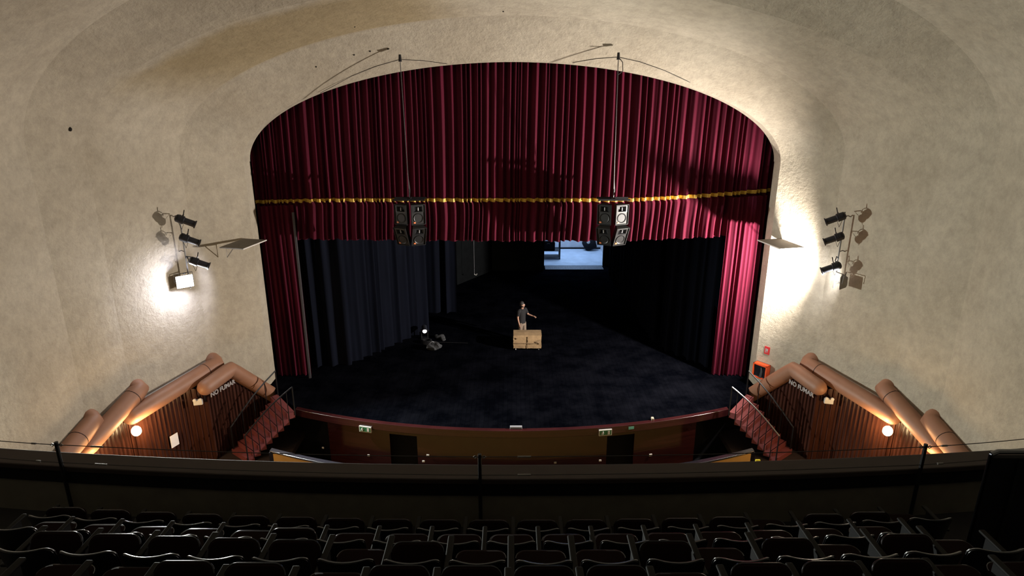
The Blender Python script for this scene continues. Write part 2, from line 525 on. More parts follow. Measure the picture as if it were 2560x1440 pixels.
# points on the right-hand side (mirrored for the left): plan x, y and tube height; each tube dips away from its capped end
A0, A1, A2 = (8.50, 20.72, -0.36), (9.23, 19.2, 1.38), (9.58, 18.15, 1.25)
B0, B1 = (9.70, 19.32, 1.52), (10.84, 16.30, 1.27)
C0, C1 = (10.86, 16.92, 1.80), (11.18, 14.85, 1.18)
D0_, D1_ = (11.26, 15.36, 1.64), (11.16, 10.8, 0.75)
names = {-1: 'left', 1: 'right'}
trim_no = 2
for side in (-1, 1):
    mb = MB()
    for a, b in ((A0, A1), (A1, A2), (A2, (10.20, 18.0, 1.2)), (B0, B1), (B1, (11.05, 16.2, 1.3)), (C0, C1), (D0_, D1_)):
        mb.grid(slats(a, b, FLOOR_Z, a[2], b[2], side, 1), flip=side < 0)
    struct(mb.build('wall_panelling_' + names[side], M['slat']))

    def pt(p, dz=0.0):
        return Vector((side * p[0], p[1], p[2] + dz))

    def lerp(p, q, k):
        return tuple(p[i] + (q[i] - p[i]) * k for i in range(3))
    # ledges between the tubes and the plaster
    mb = MB()
    for a, b, wa, wb in ((A1, A2, (9.92, 19.4), (10.2, 18.7)), (B0, B1, (9.93, 19.38), (11.06, 16.62)), (C0, C1, (11.0, 16.85), (11.40, 14.9)), (D0_, D1_, (11.40, 15.28), (11.44, 10.8))):
        pts = [pt(a, 0.12), pt(b, 0.12), Vector((side * wb[0], wb[1], b[2] + 0.16)), Vector((side * wa[0], wa[1], a[2] + 0.16))]
        mb.add(pts, [(0, 1, 2, 3)])
    struct(mb.build('trim_%d' % trim_no, M['ledge'])); trim_no += 1
    # terracotta tubes
    R_ = 0.25
    pa = [pt(lerp(A0, A1, k)) for k in (0, 0.5, 0.9)] + [pt(A1)] + [pt(lerp(A1, A2, k)) for k in (0.15, 1.0)]
    struct(MB().tube(pa, R_, 18, dome=True).build('trim_%d' % trim_no, M['tube'], smooth=True)); trim_no += 1
    for s, e, w in ((B0, B1, (0.22, 0.12)), (C0, C1, (0.30, 0.10)), (D0_, D1_, (0.30, 0.10))):
        wall = (s[0] + w[0], s[1] + w[1], s[2] + 0.10)
        path = [pt(wall), pt(lerp(wall, s, 0.55)), pt(lerp(s, e, 0.01)), pt(lerp(s, e, 0.06)), pt(lerp(s, e, 0.13))]
        path += [pt(lerp(s, e, k)) for k in (0.3, 0.5, 0.75, 1.0)]
        rad = [R_ * 1.02] * 5 + [R_] * 4
        to = struct(MB().tube(path, rad, 18, dome=True).build('trim_%d' % trim_no, M['tube'], smooth=True)); trim_no += 1
        c_, d_ = pt(lerp(s, e, 0.16)), (pt(e) - pt(s)).normalized()
        struct(MB().tube([c_ - d_ * 0.008, c_ + d_ * 0.008], R_ * 1.035, 18).build('seam', M['black'], to, smooth=True))

# ---------------------------------------------------------------- hall floor, stage, pit
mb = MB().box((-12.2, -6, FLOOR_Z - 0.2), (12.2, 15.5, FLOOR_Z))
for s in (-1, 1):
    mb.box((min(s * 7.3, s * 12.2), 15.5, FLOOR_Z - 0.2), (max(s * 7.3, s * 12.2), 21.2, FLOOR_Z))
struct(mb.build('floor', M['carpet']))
RA, YA = 18.95, 17.7 + 18.95            # apron arc


def apron(x, off=0.0):
    return YA - math.sqrt((RA + off) ** 2 - x * x)


EDGE = 7.14
front = [(-EDGE + 2 * EDGE * i / 40, apron(-EDGE + 2 * EDGE * i / 40)) for i in range(41)]
poly = [(-9.9, 21.0), (-8.6, 20.9), (-8.2, 20.17)] + front + [(8.2, 20.17), (8.6, 20.9), (9.9, 21.0), (9.9, 36.9), (-9.9, 36.9)]
struct(MB().prism(poly, -0.12, 0.0).build('floor_stage', M['stage']))


def arc_band(x0, x1, off0, off1, z0, z1, n=24):
    """a curved board along the apron edge between two half-widths"""
    xs = [x0 + (x1 - x0) * i / n for i in range(n + 1)]
    pl = [(x, apron(x, off1)) for x in xs] + [(x, apron(x, off0)) for x in reversed(xs)]
    return MB().prism(pl, z0, z1)


struct(arc_band(-EDGE - 0.05, EDGE + 0.05, -0.10, 0.07, -0.24, 0.012, 40).build('trim_30', M['mahogany_lip'], smooth=True, bevel=0.012))
# curved fascia below the lip, with two doorways and dark recesses beside the stairs
mb = MB()
DX0, DX1, XE = 3.02, 3.92, 6.05
for x0, x1, z0, z1 in ((-XE, -DX1, -2.3, -0.24), (-DX0, DX0, -2.3, -0.24), (DX1, XE, -2.3, -0.24), (-DX1, -DX0, -0.36, -0.24), (DX0, DX1, -0.36, -0.24)):
    b = arc_band(x0, x1, -0.25, 0.0, z0, z1, 16)
    mb.add(b.v, b.f)
struct(mb.build('wall_stage_front', M['mahogany'], smooth=True, angle=30))
mb = MB()
for s in (-1, 1):
    pl = [(s * XE, apron(XE, -0.9)), (s * 8.3, 20.2), (s * 8.3, 20.4), (s * XE, apron(XE, -1.1))]
    mb.prism(pl if s > 0 else pl[::-1], -2.3, -0.13)
struct(mb.build('wall_under_stage', M['black']))
for i, s in enumerate((-1, 1)):
    pl = [(s * (DX0 - 0.1), apron(DX0, -0.45)), (s * (DX1 + 0.1), apron(DX1, -0.45)), (s * (DX1 + 0.1), apron(DX1, -0.4) + 0.1), (s * (DX0 - 0.1), apron(DX0, -0.4) + 0.1)]
    struct(MB().prism(pl if s > 0 else pl[::-1], -2.3, -0.2).build('door_%d' % (i + 1), M['black']))
struct(MB().box((-8.6, 14, -2.4), (8.6, 20.5, -2.3)).build('floor_pit', M['black']))
# pit rail: dark lacquered coping on an ochre wall
RP, YP = 19.0, 17.05 + 17.52


def pit(x, off=0.0):
    return YP - math.sqrt((RP + off) ** 2 - x * x)


xs = [-7.35 + 14.7 * i / 48 for i in range(49)]
mb = MB().prism([(x, pit(x, 0.05)) for x in xs] + [(x, pit(x, -0.13)) for x in reversed(xs)], -0.355, -0.30)
struct(mb.build('trim_31', M['pit_dark'], smooth=True, bevel=0.02))
xs = [-7.25 + 14.5 * i / 48 for i in range(49)]
mb = MB().prism([(x, pit(x, 0.03)) for x in xs] + [(x, pit(x, -0.10)) for x in reversed(xs)], -2.3, -0.355)
struct(mb.build('wall_pit', M['yellow'], smooth=True, angle=30))
mb = MB()
for s in (-1, 1):
    mb.box((s * 7.3 - 0.06, pit(7.3) - 0.06, FLOOR_Z), (s * 7.3 + 0.06, pit(7.3) + 0.12, -0.355))
mb.prism([(x, pit(x, 0.04)) for x in xs] + [(x, pit(x, 0.02)) for x in reversed(xs)], -0.86, -0.84)
struct(mb.build('trim_32', M['pit_dark']))
# yellow edged hall steps beside the pit rail
mb = MB()
q = PZ(1890, 1152, -1.05)
for k in range(2):
    mb.box((q.x + 0.17 * k, q.y - 0.12 * k, -1.30), (q.x + 0.17 * k + 0.14, q.y - 0.12 * k + 0.06, -1.03))
tag(mb.build('step_edging', M['hazard']), 'yellow zigzag step edging on the hall floor beside the ochre pit rail', 'step edging')

# black stage box behind
struct(MB().box((-10.1, 20.9, -0.2), (-9.9, 37, 12.5)).build('wall_stage_left', M['black_wall']))
struct(MB().box((9.9, 20.9, -0.2), (10.1, 37, 12.5)).build('wall_stage_right', M['black_wall']))
struct(MB().box((-10.1, 21.5, 12.4), (10.1, 37, 12.6)).build('ceiling_stage', M['black']))
PX0, PX1 = 1.90, 5.42
mb = MB().box((-10, 36.9, -0.2), (PX0, 37.1, 12.5)).box((PX1, 36.9, -0.2), (10, 37.1, 12.5)).box((PX0, 36.9, 4.2), (PX1, 37.1, 12.5))
struct(mb.build('wall_stage_rear', M['black_wall']))
# wall above and beside the arch, seen from the stage side
mb = MB()
half = [arch_pt(PROS, math.pi * n / 48) for n in range(49)]
mb.grid([[(p[0], 21.5, p[2]) for p in half], [(p[0] * 1.35, 21.5, 13.2) for p in half]])
for s in (-1, 1):
    mb.box((min(s * 8.68, s * 10.2), 21.45, -0.2), (max(s * 8.68, s * 10.2), 21.5, 8.4))
struct(mb.build('wall_proscenium', M['black']))
# lit passage behind the stage
struct(MB().box((PX0 + 0.05, 36.05, -0.05), (PX1 - 0.05, 36.9, 0.006)).build('floor_light_spill', M['passage_spill']))  # paler strip paints the passage light falling on the stage boards
struct(MB().box((PX0 - 1.6, 36.9, -0.14), (PX1 + 0.4, 41.3, 0.012)).build('floor_passage', M['passage']))
mb = MB().box((PX0 - 1.6, 41.0, 0), (PX1 + 0.4, 41.2, 4.6)).box((PX0 - 1.7, 37.1, 0), (PX0 - 1.6, 41.2, 4.6)).box((PX1 + 0.4, 37.1, 0), (PX1 + 0.5, 41.2, 4.6))
mb.box((PX0 - 1.6, 37.1, 4.5), (PX1 + 0.4, 41.2, 4.6))
struct(mb.build('wall_passage', M['passage_wall']))
struct(MB().box((PX0 - 1.6, 40.96, 0.012), (PX1 + 0.4, 41.0, 0.11)).build('baseboard_passage', M['black']))
ld = bpy.data.lights.new('passage_light', 'AREA')
ld.shape = 'RECTANGLE'; ld.size = 1.2; ld.size_y = 2.4
ld.energy = BACKSTAGE; ld.color = (0.44, 0.66, 1.0)
lo = bpy.data.objects.new('passage_light', ld)
lo.location = (PX0 + 1.7, 39.2, 4.4)
COL.objects.link(lo)
# angled black flat on the left of the back stage
fl = MB()
a, b = Vector((-2.95, 33.0)), Vector((-1.15, 35.8))
n = Vector((-(b - a).y, (b - a).x)).normalized() * 0.06
fl.prism([(a.x, a.y), (b.x, b.y), (b.x + n.x, b.y + n.y), (a.x + n.x, a.y + n.y)], 0, 7.5)
tag(fl.build('scenery_flat', M['flat_dark']), 'tall black scenery flat angled at the back left of the stage', 'scenery flat')
mb = MB().box((-1.15, 35.8, 0), (1.86, 35.86, 7.5))
tag(mb.build('scenery_flat', M['black_wall']), 'wide black flat facing front beside the lit passage at the back of the stage', 'scenery flat')

# ---------------------------------------------------------------- curtains
def folds(length, amp, lo, hi, seed, ds=0.02):
    rnd = random.Random(seed)
    n = int(length / ds)
    ph, out = 0.0, []
    per, left = rnd.uniform(lo, hi), 0.0
    a = amp * rnd.uniform(0.5, 1.0)
    sh = rnd.uniform(-0.5, 0.5)
    for i in range(n + 1):
        out.append(a * (math.sin(ph) + 0.28 * math.sin(2 * ph + sh)))
        ph += 2 * math.pi * (length / n) / per
        if ph > 2 * math.pi:
            ph -= 2 * math.pi
            per = rnd.uniform(lo, hi)
            a = amp * rnd.uniform(0.45, 1.0)
            sh = rnd.uniform(-0.9, 0.9)
    return out


def curtain(path, ztop, zbot, amp, lo, hi, seed, rows=10, sway=0.03, pinch=None):
    """cloth hung along a plan polyline; ztop / zbot are functions of plan position"""
    pts = [Vector((p[0], p[1])) for p in path]
    seg = [(pts[i + 1] - pts[i]).length for i in range(len(pts) - 1)]
    tot = sum(seg)
    f = folds(tot, amp, lo, hi, seed)
    n = len(f) - 1
    base, nor = [], []
    for i in range(n + 1):
        s = tot * i / n
        k = 0
        while k < len(seg) - 1 and s > seg[k]:
            s -= seg[k]
            k += 1
        d = (pts[k + 1] - pts[k]).normalized()
        base.append(pts[k] + d * s)
        nor.append(Vector((-d.y, d.x)))
    rnd = random.Random(seed + 7)
    p1, p2 = rnd.uniform(0, 6), rnd.uniform(0, 6)
    grid = []
    for r in range(rows + 1):
        k = r / rows
        row = []
        for i in range(n + 1):
            q = base[i] + nor[i] * (f[i] * (0.75 + 0.35 * k))
            q = q + (pts[-1] - pts[0]).normalized() * sway * math.sin(3.1 * k + p1 + 0.9 * math.sin(i * 0.021 + p2))
            if pinch:
                q = pinch(q, k)
            z0, z1 = zbot(base[i].x), ztop(base[i].x)
            row.append(Vector((q.x, q.y, z1 + (z0 - z1) * k)))
        grid.append(row)
    return grid


def sheet(grid, name, m, parent=None):
    o = MB().grid(grid).build(name, m, parent, smooth=True, angle=180)
    return o


YV = 21.9


def gold_z(x):
    z = 6.50
    if x > 3.5:
        z += 0.33 * ((x - 3.5) / 5.2) ** 1.5
    if x < -6:
        z -= 0.06 * (-x - 6) / 2.6
    return z


def hem_z(x):
    return 5.05 + (0.17 * ((x - 2) / 5.4) ** 2 if x > 2 else 0.02 * ((x - 2) / 5) ** 2) + 0.02 * math.sin(x * 7)


up_g = curtain([(-9.3, YV), (9.3, YV)], lambda x: 11.6, gold_z, 0.105, 0.075, 0.36, 11, 10)
val = thing('valance_curtain', 'long gathered crimson valance with a gold band filling the top of the stage arch', 'valance', (0, YV, 5.0))


def shift(grid, o, dy=0.0):
    return [[Vector((p.x - o.location.x, p.y - o.location.y + dy, p.z - o.location.z)) for p in r] for r in grid]


sheet(shift(up_g, val), 'upper_drape', M['red'], val)
lo_g = curtain([(-9.3, YV), (9.3, YV)], lambda x: gold_z(x) + 0.02, hem_z, 0.105, 0.075, 0.36, 11, 8)
lo_g[0] = [p.copy() for p in up_g[-1]]
sheet(shift(lo_g, val), 'lower_drape', M['red'], val)
top = up_g[-1]
band = [[Vector((p.x, p.y - 0.022, p.z + 0.06)) for p in top], [Vector((p.x, p.y - 0.026, p.z)) for p in top], [Vector((p.x, p.y - 0.022, p.z - 0.06)) for p in top]]
sheet(shift(band, val), 'gold_band', M['gold'], val)

for s, lab in ((1, 'crimson stage curtain hanging full height at the right edge of the stage'), (-1, 'dim crimson stage curtain hanging full height at the left edge of the stage')):
    path = [(7.42, 21.72), (8.66, 21.62)] if s > 0 else [(-8.66, 21.62), (-7.45, 21.72)]
    g = curtain(path, lambda x: gold_z(x) - 0.11, lambda x: 0.02, 0.09, 0.10, 0.24, 31 + s, 14, 0.02)
    tag(sheet(g, 'side_curtain', M['red']), lab, 'curtain', 'crimson side curtains')


def black_drape(path, label, seed, z1=9.0, amp=0.12, hi=0.7, z0=0.01):
    g = curtain(path, lambda x: z1, lambda x: z0, amp, 0.22, hi, seed, 10, 0.03)
    tag(sheet(g, 'masking_curtain', M['black_cloth']), label, 'curtain', 'black masking curtains')


black_drape([(-7.7, 22.35), (-6.3, 22.6), (-3.75, 26.3)], 'wide black masking curtain on the left of the stage beside the grey upright strip', 51)
black_drape([(-4.1, 28.5), (-2.58, 28.6)], 'narrow black masking curtain further back on the left of the stage', 52)
black_drape([(6.05, 24.3), (7.5, 22.35)], 'front black masking curtain on the right of the stage beside the crimson curtain', 53)
black_drape([(5.55, 35.5), (5.95, 24.5)], 'long black masking curtain running back along the right of the stage to the passage', 54)
# grey strip on the left
a = PZ(768, 872, 1.0)
mb = MB().box((-0.035, -0.03, 0), (0.035, 0.03, 6.15))
o = mb.build('upright_batten', M['batten'])
o.location = (-7.42, 21.45, 0)
tag(o, 'thin grey upright batten in front of the dim left side curtain', 'batten')

# ---------------------------------------------------------------- stage stairs
def staircase(side):
    s = side
    st = thing('stage_staircase', 'red stairs with a %s handrail going down from the %s end of the stage' % (('bright chrome', 'right') if s > 0 else ('dark', 'left')), 'stairs', (s * 7.67, 19.5, FLOOR_Z), 0, 'red stairs at the stage ends')
    tl, bl = Vector((7.14, 18.84)), Vector((8.50, 18.00))
    w0, w1 = Vector((1.02, 1.28)), Vector((0.70, 0.55))
    n = 8
    mb = MB()
    for i in range(n):
        k0, k1 = i / n, (i + 1) / n
        z = -0.165 * i
        a0, a1 = tl.lerp(bl, k0), tl.lerp(bl, k1 + 0.03)
        b0, b1 = a0 + w0.lerp(w1, k0), a1 + w0.lerp(w1, k1)
        z -= 0.165
        if i == 0:
            z = -0.03
            k = z
        pl = [(s * a0.x, a0.y), (s * a1.x, a1.y), (s * b1.x, b1.y), (s * b0.x, b0.y)]
        if s < 0:
            pl = pl[::-1]
        zt = -0.165 * i - 0.02 if i else 0.015
        mb.prism(pl, max(FLOOR_Z, zt - 0.21), zt)
    mb.v = [tuple(local(st, v)) for v in mb.v]
    mb.build('steps', M['stair'], st)
    # nosings
    mb = MB()
    for i in range(1, n):
        a0 = tl.lerp(bl, i / n)
        b0 = a0 + w0.lerp(w1, i / n)
        z = -0.165 * (i - 1) - 0.02 if i > 1 else 0.015
        mb.tube([(s * a0.x, a0.y, z), (s * b0.x, b0.y, z)], 0.014, 6)
    mb.v = [tuple(local(st, v)) for v in mb.v]
    mb.build('nosing', M['mahogany_lip'], st)
    for inner in (True, False):
        mb = MB()
        pts = []
        nb = 8 if inner else 4
        for i in range(nb + 1):
            k = i / nb
            p = tl.lerp(bl, k)
            if not inner:
                p = p + w0.lerp(w1, k) * 0.96
            zz = -1.30 * k
            h = 0.92 + 0.10 * math.sin(math.pi * k)
            pts.append(Vector((s * p.x, p.y, zz + h)))
            mb.tube([(s * p.x, p.y, max(FLOOR_Z, zz - 0.1)), (s * p.x, p.y, zz + h)], 0.022 if i in (0, nb) else 0.013, 6)
        mb.v = [tuple(local(st, v)) for v in mb.v]
        mb.build('balusters', M['black_metal'], st, smooth=True)
        r = MB().tube(pts, 0.024, 8)
        r.v = [tuple(local(st, v)) for v in r.v]
        r.build('handrail', M['chrome'] if inner and s > 0 else M['black_metal'], st, smooth=True)


staircase(1)
staircase(-1)

# ---------------------------------------------------------------- lamps on the panelling
def sconce(side, label, loc, power, group='wall lamps under the terracotta tubes'):
    t = thing('wall_lamp', label, 'wall lamp', loc, 0, group)
    MB().sphere((0, 0, 0), 0.13, 16, 10, (1, 1, 1.15)).build('glass_globe', M['bulb'], t, smooth=True)
    MB().box((side * 0.02 - 0.05, 0.08, -0.16), (side * 0.02 + 0.05, 0.2, -0.10)).build('bracket', M['black_metal'], t)
    d = bpy.data.lights.new('lamp_light', 'POINT')
    d.energy = power
    d.color = (1.0, 0.64, 0.29)
    d.shadow_soft_size = 0.13
    lo = bpy.data.objects.new('lamp_light', d)
    lo.parent = t
    lo.location = (-side * 0.26, 0.10, -0.05)
    COL.objects.link(lo)


for s, nm in ((-1, 'left'), (1, 'right')):
    sconce(s, 'glowing warm globe wall lamp on the slatted panelling of the %s side' % nm, (s * 10.66, 16.10, 0.90), SCONCE)
    sconce(s, 'hidden wall lamp glowing orange below the %s end of the balcony front' % nm, (s * 10.95, 14.55, 0.75), SCONCE * 0.8)

# ---------------------------------------------------------------- lighting bars and spotlights
WB = ((9.92, 19.40), (11.02, 16.80))
FL = Vector((9.93, 18.58, 4.58))


def aim(o, d):
    o.rotation_euler = Vector(d).to_track_quat('-Z', 'Y').to_euler()


def can_light(side, px, py, D, d, label):
    """ellipsoidal spotlight; built along -Z and turned to its aim"""
    p = P(px, py, D)
    p.x *= 1
    t = thing('stage_spotlight', label, 'spotlight', p, 0, 'spotlights on the wall bars')
    R = Vector(d).normalized().to_track_quat('-Z', 'Y').to_matrix().to_4x4()
    b = MB().tube([(0, 0, 0.24), (0, 0, 0.20), (0, 0, 0.0), (0, 0, -0.02), (0, 0, -0.30), (0, 0, -0.31), (0, 0, -0.34)], [0.06, 0.115, 0.125, 0.095, 0.095, 0.12, 0.12], 16)
    b.xf(R).build('lamp_body', M['can'], t, smooth=True)
    MB().tube([(0, 0, -0.342), (0, 0, -0.346)], 0.085, 16).xf(R).build('lens', M['glass_dark'], t, smooth=True)
    y = MB()
    pts = [Vector((math.cos(a) * 0.16, math.sin(a) * 0.16 + 0.02, 0.06)) for a in [math.pi * k / 10 for k in range(11)]]
    y.tube(pts, 0.012, 6)
    y.tube([(0, 0.18, 0.06), (0, 0.30, 0.08)], 0.014, 6)
    y.xf(R).build('yoke', M['black_metal'], t, smooth=True)
    return t, p


for s, nm in ((-1, 'left'), (1, 'right')):
    bx, by = 9.90, 18.80
    bar = thing('lighting_bar', 'grey upright pipe with spotlights bracketed on the plaster wall on the %s' % nm, 'lighting bar', (s * bx, by, 4.3), 0, 'lighting bars on the side walls')
    MB().tube([(0, 0, 0), (0, 0, 2.25)], 0.024, 8).build('pipe', M['grey_metal'], bar, smooth=True)
    for z in (0.15, 1.15, 2.22):
        MB().tube([(0, 0, z), (s * 0.12, 0.05, z + 0.03), (s * 0.220, 0.093, z - 0.01)], 0.016, 6).build('wall_bracket', M['grey_metal'], bar, smooth=True)
    MB().tube([(0, 0, 0.95), (-s * 0.08, -0.06, 1.02), (-s * 0.12, -0.08, 0.9), (-s * 0.06, -0.05, 0.82)], 0.016, 6).build('empty_clamp', M['black_metal'], bar, smooth=True)
    lv = [(2.06, 0.02), (1.45, 0.0), (0.48, 0.0)]
    rows_ = ((2093, 545, 'top'), (2089, 595, 'second'), (2082, 668, 'lowest')) if s > 0 else ((459, 551, 'top'), (470, 598, 'second'), (494, 656, 'lowest'))
    for px, py, w in rows_:
        t, p = can_light(s, px, py, 18.45, (-s * 0.85, 0.25, -0.42), '%s dark spotlight of the three on the %s lighting bar' % (w, nm))
        q = Vector((s * bx, by, p.z + 0.1))
        MB().tube([local(t, q), (local(t, q) + Vector((0, 0, 0.02))) * 0.5 + Vector((0, 0, 0.06)), (0, 0, 0.05)], 0.014, 6).build('hanging_arm', M['black_metal'], t, smooth=True)
        MB().tube([(0, 0.02, -0.05), (s * 0.12, 0.05, -0.28), (s * 0.22, 0.12, -0.10), local(t, q)], 0.007, 5).build('cable', M['black_metal'], t, smooth=True)


def flood(side, label, d, beam, face_mat, power, size, blend, col, halo):
    base = Vector((9.90, 18.42, 4.62)) if side > 0 else Vector((-FL.x, FL.y, FL.z))
    t = thing('floodlight', label, 'floodlight', base, 0, 'floodlights on the wall bars')
    R = Vector(d).normalized().to_track_quat('-Z', 'Y').to_matrix().to_4x4()
    h = MB()
    # open box housing: back, four flared sides
    a, b, dp = 0.15, 0.24, 0.16
    bk = [(-a, -a * 0.8, dp), (a, -a * 0.8, dp), (a, a * 0.8, dp), (-a, a * 0.8, dp)]
    ft = [(-b, -b * 0.8, 0), (b, -b * 0.8, 0), (b, b * 0.8, 0), (-b, b * 0.8, 0)]
    h.add(bk + ft, [(0, 1, 2, 3), (0, 4, 5, 1), (1, 5, 6, 2), (2, 6, 7, 3), (3, 7, 4, 0)])
    ho = h.xf(R).build('housing', M['grey_metal'], t)
    sm = ho.modifiers.new('thick', 'SOLIDIFY'); sm.thickness = 0.012
    MB().box((-b * 0.82, -b * 0.62, 0.045), (b * 0.82, b * 0.62, 0.05)).xf(R).build('lamp_glass', face_mat, t)
    y = MB().tube([(-0.26, 0, 0.06), (-0.26, 0.24, 0.09), (0.26, 0.24, 0.09), (0.26, 0, 0.06)], 0.014, 6)
    y.xf(R).build('yoke', M['grey_metal'], t)
    q = local(t, (side * 9.90, 18.80, FL.z + 0.24))
    MB().tube([Vector((0, 0, 0.24)), q], 0.014, 6).build('hanging_arm', M['black_metal'], t)
    ld = bpy.data.lights.new('flood_beam', 'SPOT')
    ld.energy = power
    ld.color = col
    ld.spot_size = math.radians(size)
    ld.spot_blend = blend
    ld.shadow_soft_size = 0.09
    lo = bpy.data.objects.new('flood_beam', ld)
    lo.parent = t
    aim(lo, beam)
    lo.location = Vector(beam if side > 0 else d).normalized() * (0.50 if side > 0 else 0.26) + Vector((0, 0, 0.04 if side > 0 else -0.08))
    COL.objects.link(lo)
    if halo:
        MB().sphere((0, 0, 0), 0.15, 16, 10, (1.25, 0.85, 0.75)).xf(R).build('glare_dome', face_mat, t, smooth=True)  # glowing dome added to widen the glare of the lamp
        sd = bpy.data.lights.new('added_halo', 'SPOT')  # added spot aimed back at the wall, making a halo round the lamp
        sd.spot_size = math.radians(160)
        sd.spot_blend = 0.25
        sd.energy = halo
        sd.color = (0.74, 0.78, 1.0)
        sd.shadow_soft_size = 0.12
        so = bpy.data.objects.new('added_halo', sd)
        so.parent = t
        aim(so, (-0.92, 0.30, -0.12))
        so.location = (0.13, 0.0, -0.04)
        COL.objects.link(so)
    return t


flood(1, 'grey floodlight at the foot of the right lighting bar, turned to the stage', (-0.80, 0.52, -0.05), (-0.90, 0.43, 0.04), M['flood_glass'], FLOOD_RIGHT, 163, 1.0, (1.0, 0.92, 0.83), 0)
flood(-1, 'dazzling floodlight at the foot of the left lighting bar', (0.62, -0.78, 0.0), (0.72, -0.70, -0.08), M['flood_glass'], FLOOD_LEFT, 130, 0.5, (0.95, 1.0, 0.92), FLOOD_HALO)

# ---------------------------------------------------------------- shelf boards on the side walls
for s, nm in ((-1, 'left'), (1, 'right')):
    c = Vector((s * 8.62, 20.02, 5.40))
    t = thing('wall_shelf', 'flat board shelf on brackets jutting from the plaster wall at the %s of the arch' % nm, 'shelf', c, 0, 'board shelves beside the arch')
    u = Vector((s * 0.27, -1.22, 0)).normalized()
    v = Vector((u.y, -u.x, 0)) * (1 if s > 0 else -1)
    m4 = Matrix(((u.x, v.x, 0, 0), (u.y, v.y, 0, 0), (0, 0, 1, 0), (0, 0, 0, 1)))
    MB().box((-0.63, -0.42, -0.012), (0.63, 0.42, 0.018), m4).build('board', M['board'], t)
    e = MB()
    e.box((-0.63, -0.43, -0.016), (0.63, -0.42, 0.020), m4).box((-0.63, 0.42, -0.016), (0.63, 0.43, 0.020), m4)
    e.build('edge_strip', M['board_edge'], t)
    br = MB()
    for k in (-0.45, 0.45):
        p0 = u * k
        tow = Vector((s * 0.62, 0.50, 0))
        br.tube([p0 + tow * 0.1 + Vector((0, 0, -0.02)), p0 + tow * 0.72 + Vector((0, 0, -0.02)), p0 + tow * 0.72 + Vector((0, 0, -0.42)), p0 + tow * 0.1 + Vector((0, 0, -0.03))], 0.014, 6)
    br.build('bracket', M['grey_metal'], t)

# ---------------------------------------------------------------- loudspeaker clusters
def loudspeaker(loc, yaw, pitch, label):
    """two-way cabinet facing -Y locally, origin at its middle"""
    t = thing('loudspeaker', label, 'loudspeaker', loc, 0, 'hanging loudspeakers')
    R = (Matrix.Rotation(yaw, 4, 'Z') @ Matrix.Rotation(pitch, 4, 'X'))
    w, h, d = 0.24, 0.335, 0.27
    cab = MB()
    f = [(-w, -0.02, -h), (w, -0.02, -h), (w, -0.02, h), (-w, -0.02, h)]
    bk = [(-w * 0.62, d, -h), (w * 0.62, d, -h), (w * 0.62, d, h), (-w * 0.62, d, h)]
    fi = [(-w + 0.02, -0.02, -h + 0.02), (w - 0.02, -0.02, -h + 0.02), (w - 0.02, -0.02, h - 0.02), (-w + 0.02, -0.02, h - 0.02)]
    bi = [(p[0], 0.02, p[2]) for p in fi]
    cab.add(f + bk + fi + bi, [(4, 7, 6, 5), (0, 4, 5, 1), (1, 5, 6, 2), (2, 6, 7, 3), (3, 7, 4, 0),
                               (0, 1, 9, 8), (1, 2, 10, 9), (2, 3, 11, 10), (3, 0, 8, 11), (8, 9, 13, 12), (9, 10, 14, 13), (10, 11, 15, 14), (11, 8, 12, 15)])
    cab.xf(R).build('cabinet', M['speaker'], t)
    MB().box((-w + 0.02, 0.012, -h + 0.02), (w - 0.02, 0.022, 0.066)).xf(R).build('baffle', M['baffle'], t)
    # horn: flared mouth
    hm = MB()
    cx, cz = 0, 0.185
    o = [(-0.219, 0.010, cz - 0.118), (0.219, 0.010, cz - 0.118), (0.219, 0.010, cz + 0.118), (-0.219, 0.010, cz + 0.118)]
    o2 = [(-0.15, 0.006, cz - 0.085), (0.15, 0.006, cz - 0.085), (0.15, 0.006, cz + 0.085), (-0.15, 0.006, cz + 0.085)]
    i2 = [(-0.035, 0.16, cz - 0.06), (0.035, 0.16, cz - 0.06), (0.035, 0.16, cz + 0.06), (-0.035, 0.16, cz + 0.06)]
    hm.add(o + o2 + i2, [(0, 1, 5, 4), (1, 2, 6, 5), (2, 3, 7, 6), (3, 0, 4, 7), (4, 5, 9, 8), (5, 6, 10, 9), (6, 7, 11, 10), (7, 4, 8, 11), (8, 9, 10, 11)])
    hm.xf(R).build('horn', M['cone'], t)
    MB().tube([(0, 0.03, cz - 0.055), (0, 0.03, cz + 0.055)], 0.022, 10).xf(R).build('horn_glint', M['glint_plug'], t, smooth=True)  # pale plug added to stand in for a glint inside the horn
    wf = MB()
    ring = [(0.165, 0.008), (0.16, -0.004), (0.145, 0.0), (0.135, 0.012), (0.06, 0.06), (0.055, 0.045), (0.0, 0.035)]
    vs, fs, sg = [], [], 22
    for r, y in ring:
        for k in range(sg):
            a_ = 2 * math.pi * k / sg
            vs.append((max(r, 0.001) * math.cos(a_), y - 0.004, -0.115 + max(r, 0.001) * math.sin(a_)))
    for i in range(len(ring) - 1):
        for k in range(sg):
            fs.append((i * sg + k, i * sg + (k + 1) % sg, (i + 1) * sg + (k + 1) % sg, (i + 1) * sg + k))
    wf.add(vs, fs)
    wf.xf(R).build('woofer', M['cone'], t, smooth=True)
    MB().box((-0.165, -0.004, -0.285), (-0.095, 0.010, -0.235)).xf(R).build('badge', M['badge'], t)
    MB().box((-0.150, -0.006, -0.268), (-0.110, -0.003, -0.252)).xf(R).build('badge_lettering', M['letter'], t)
    return t


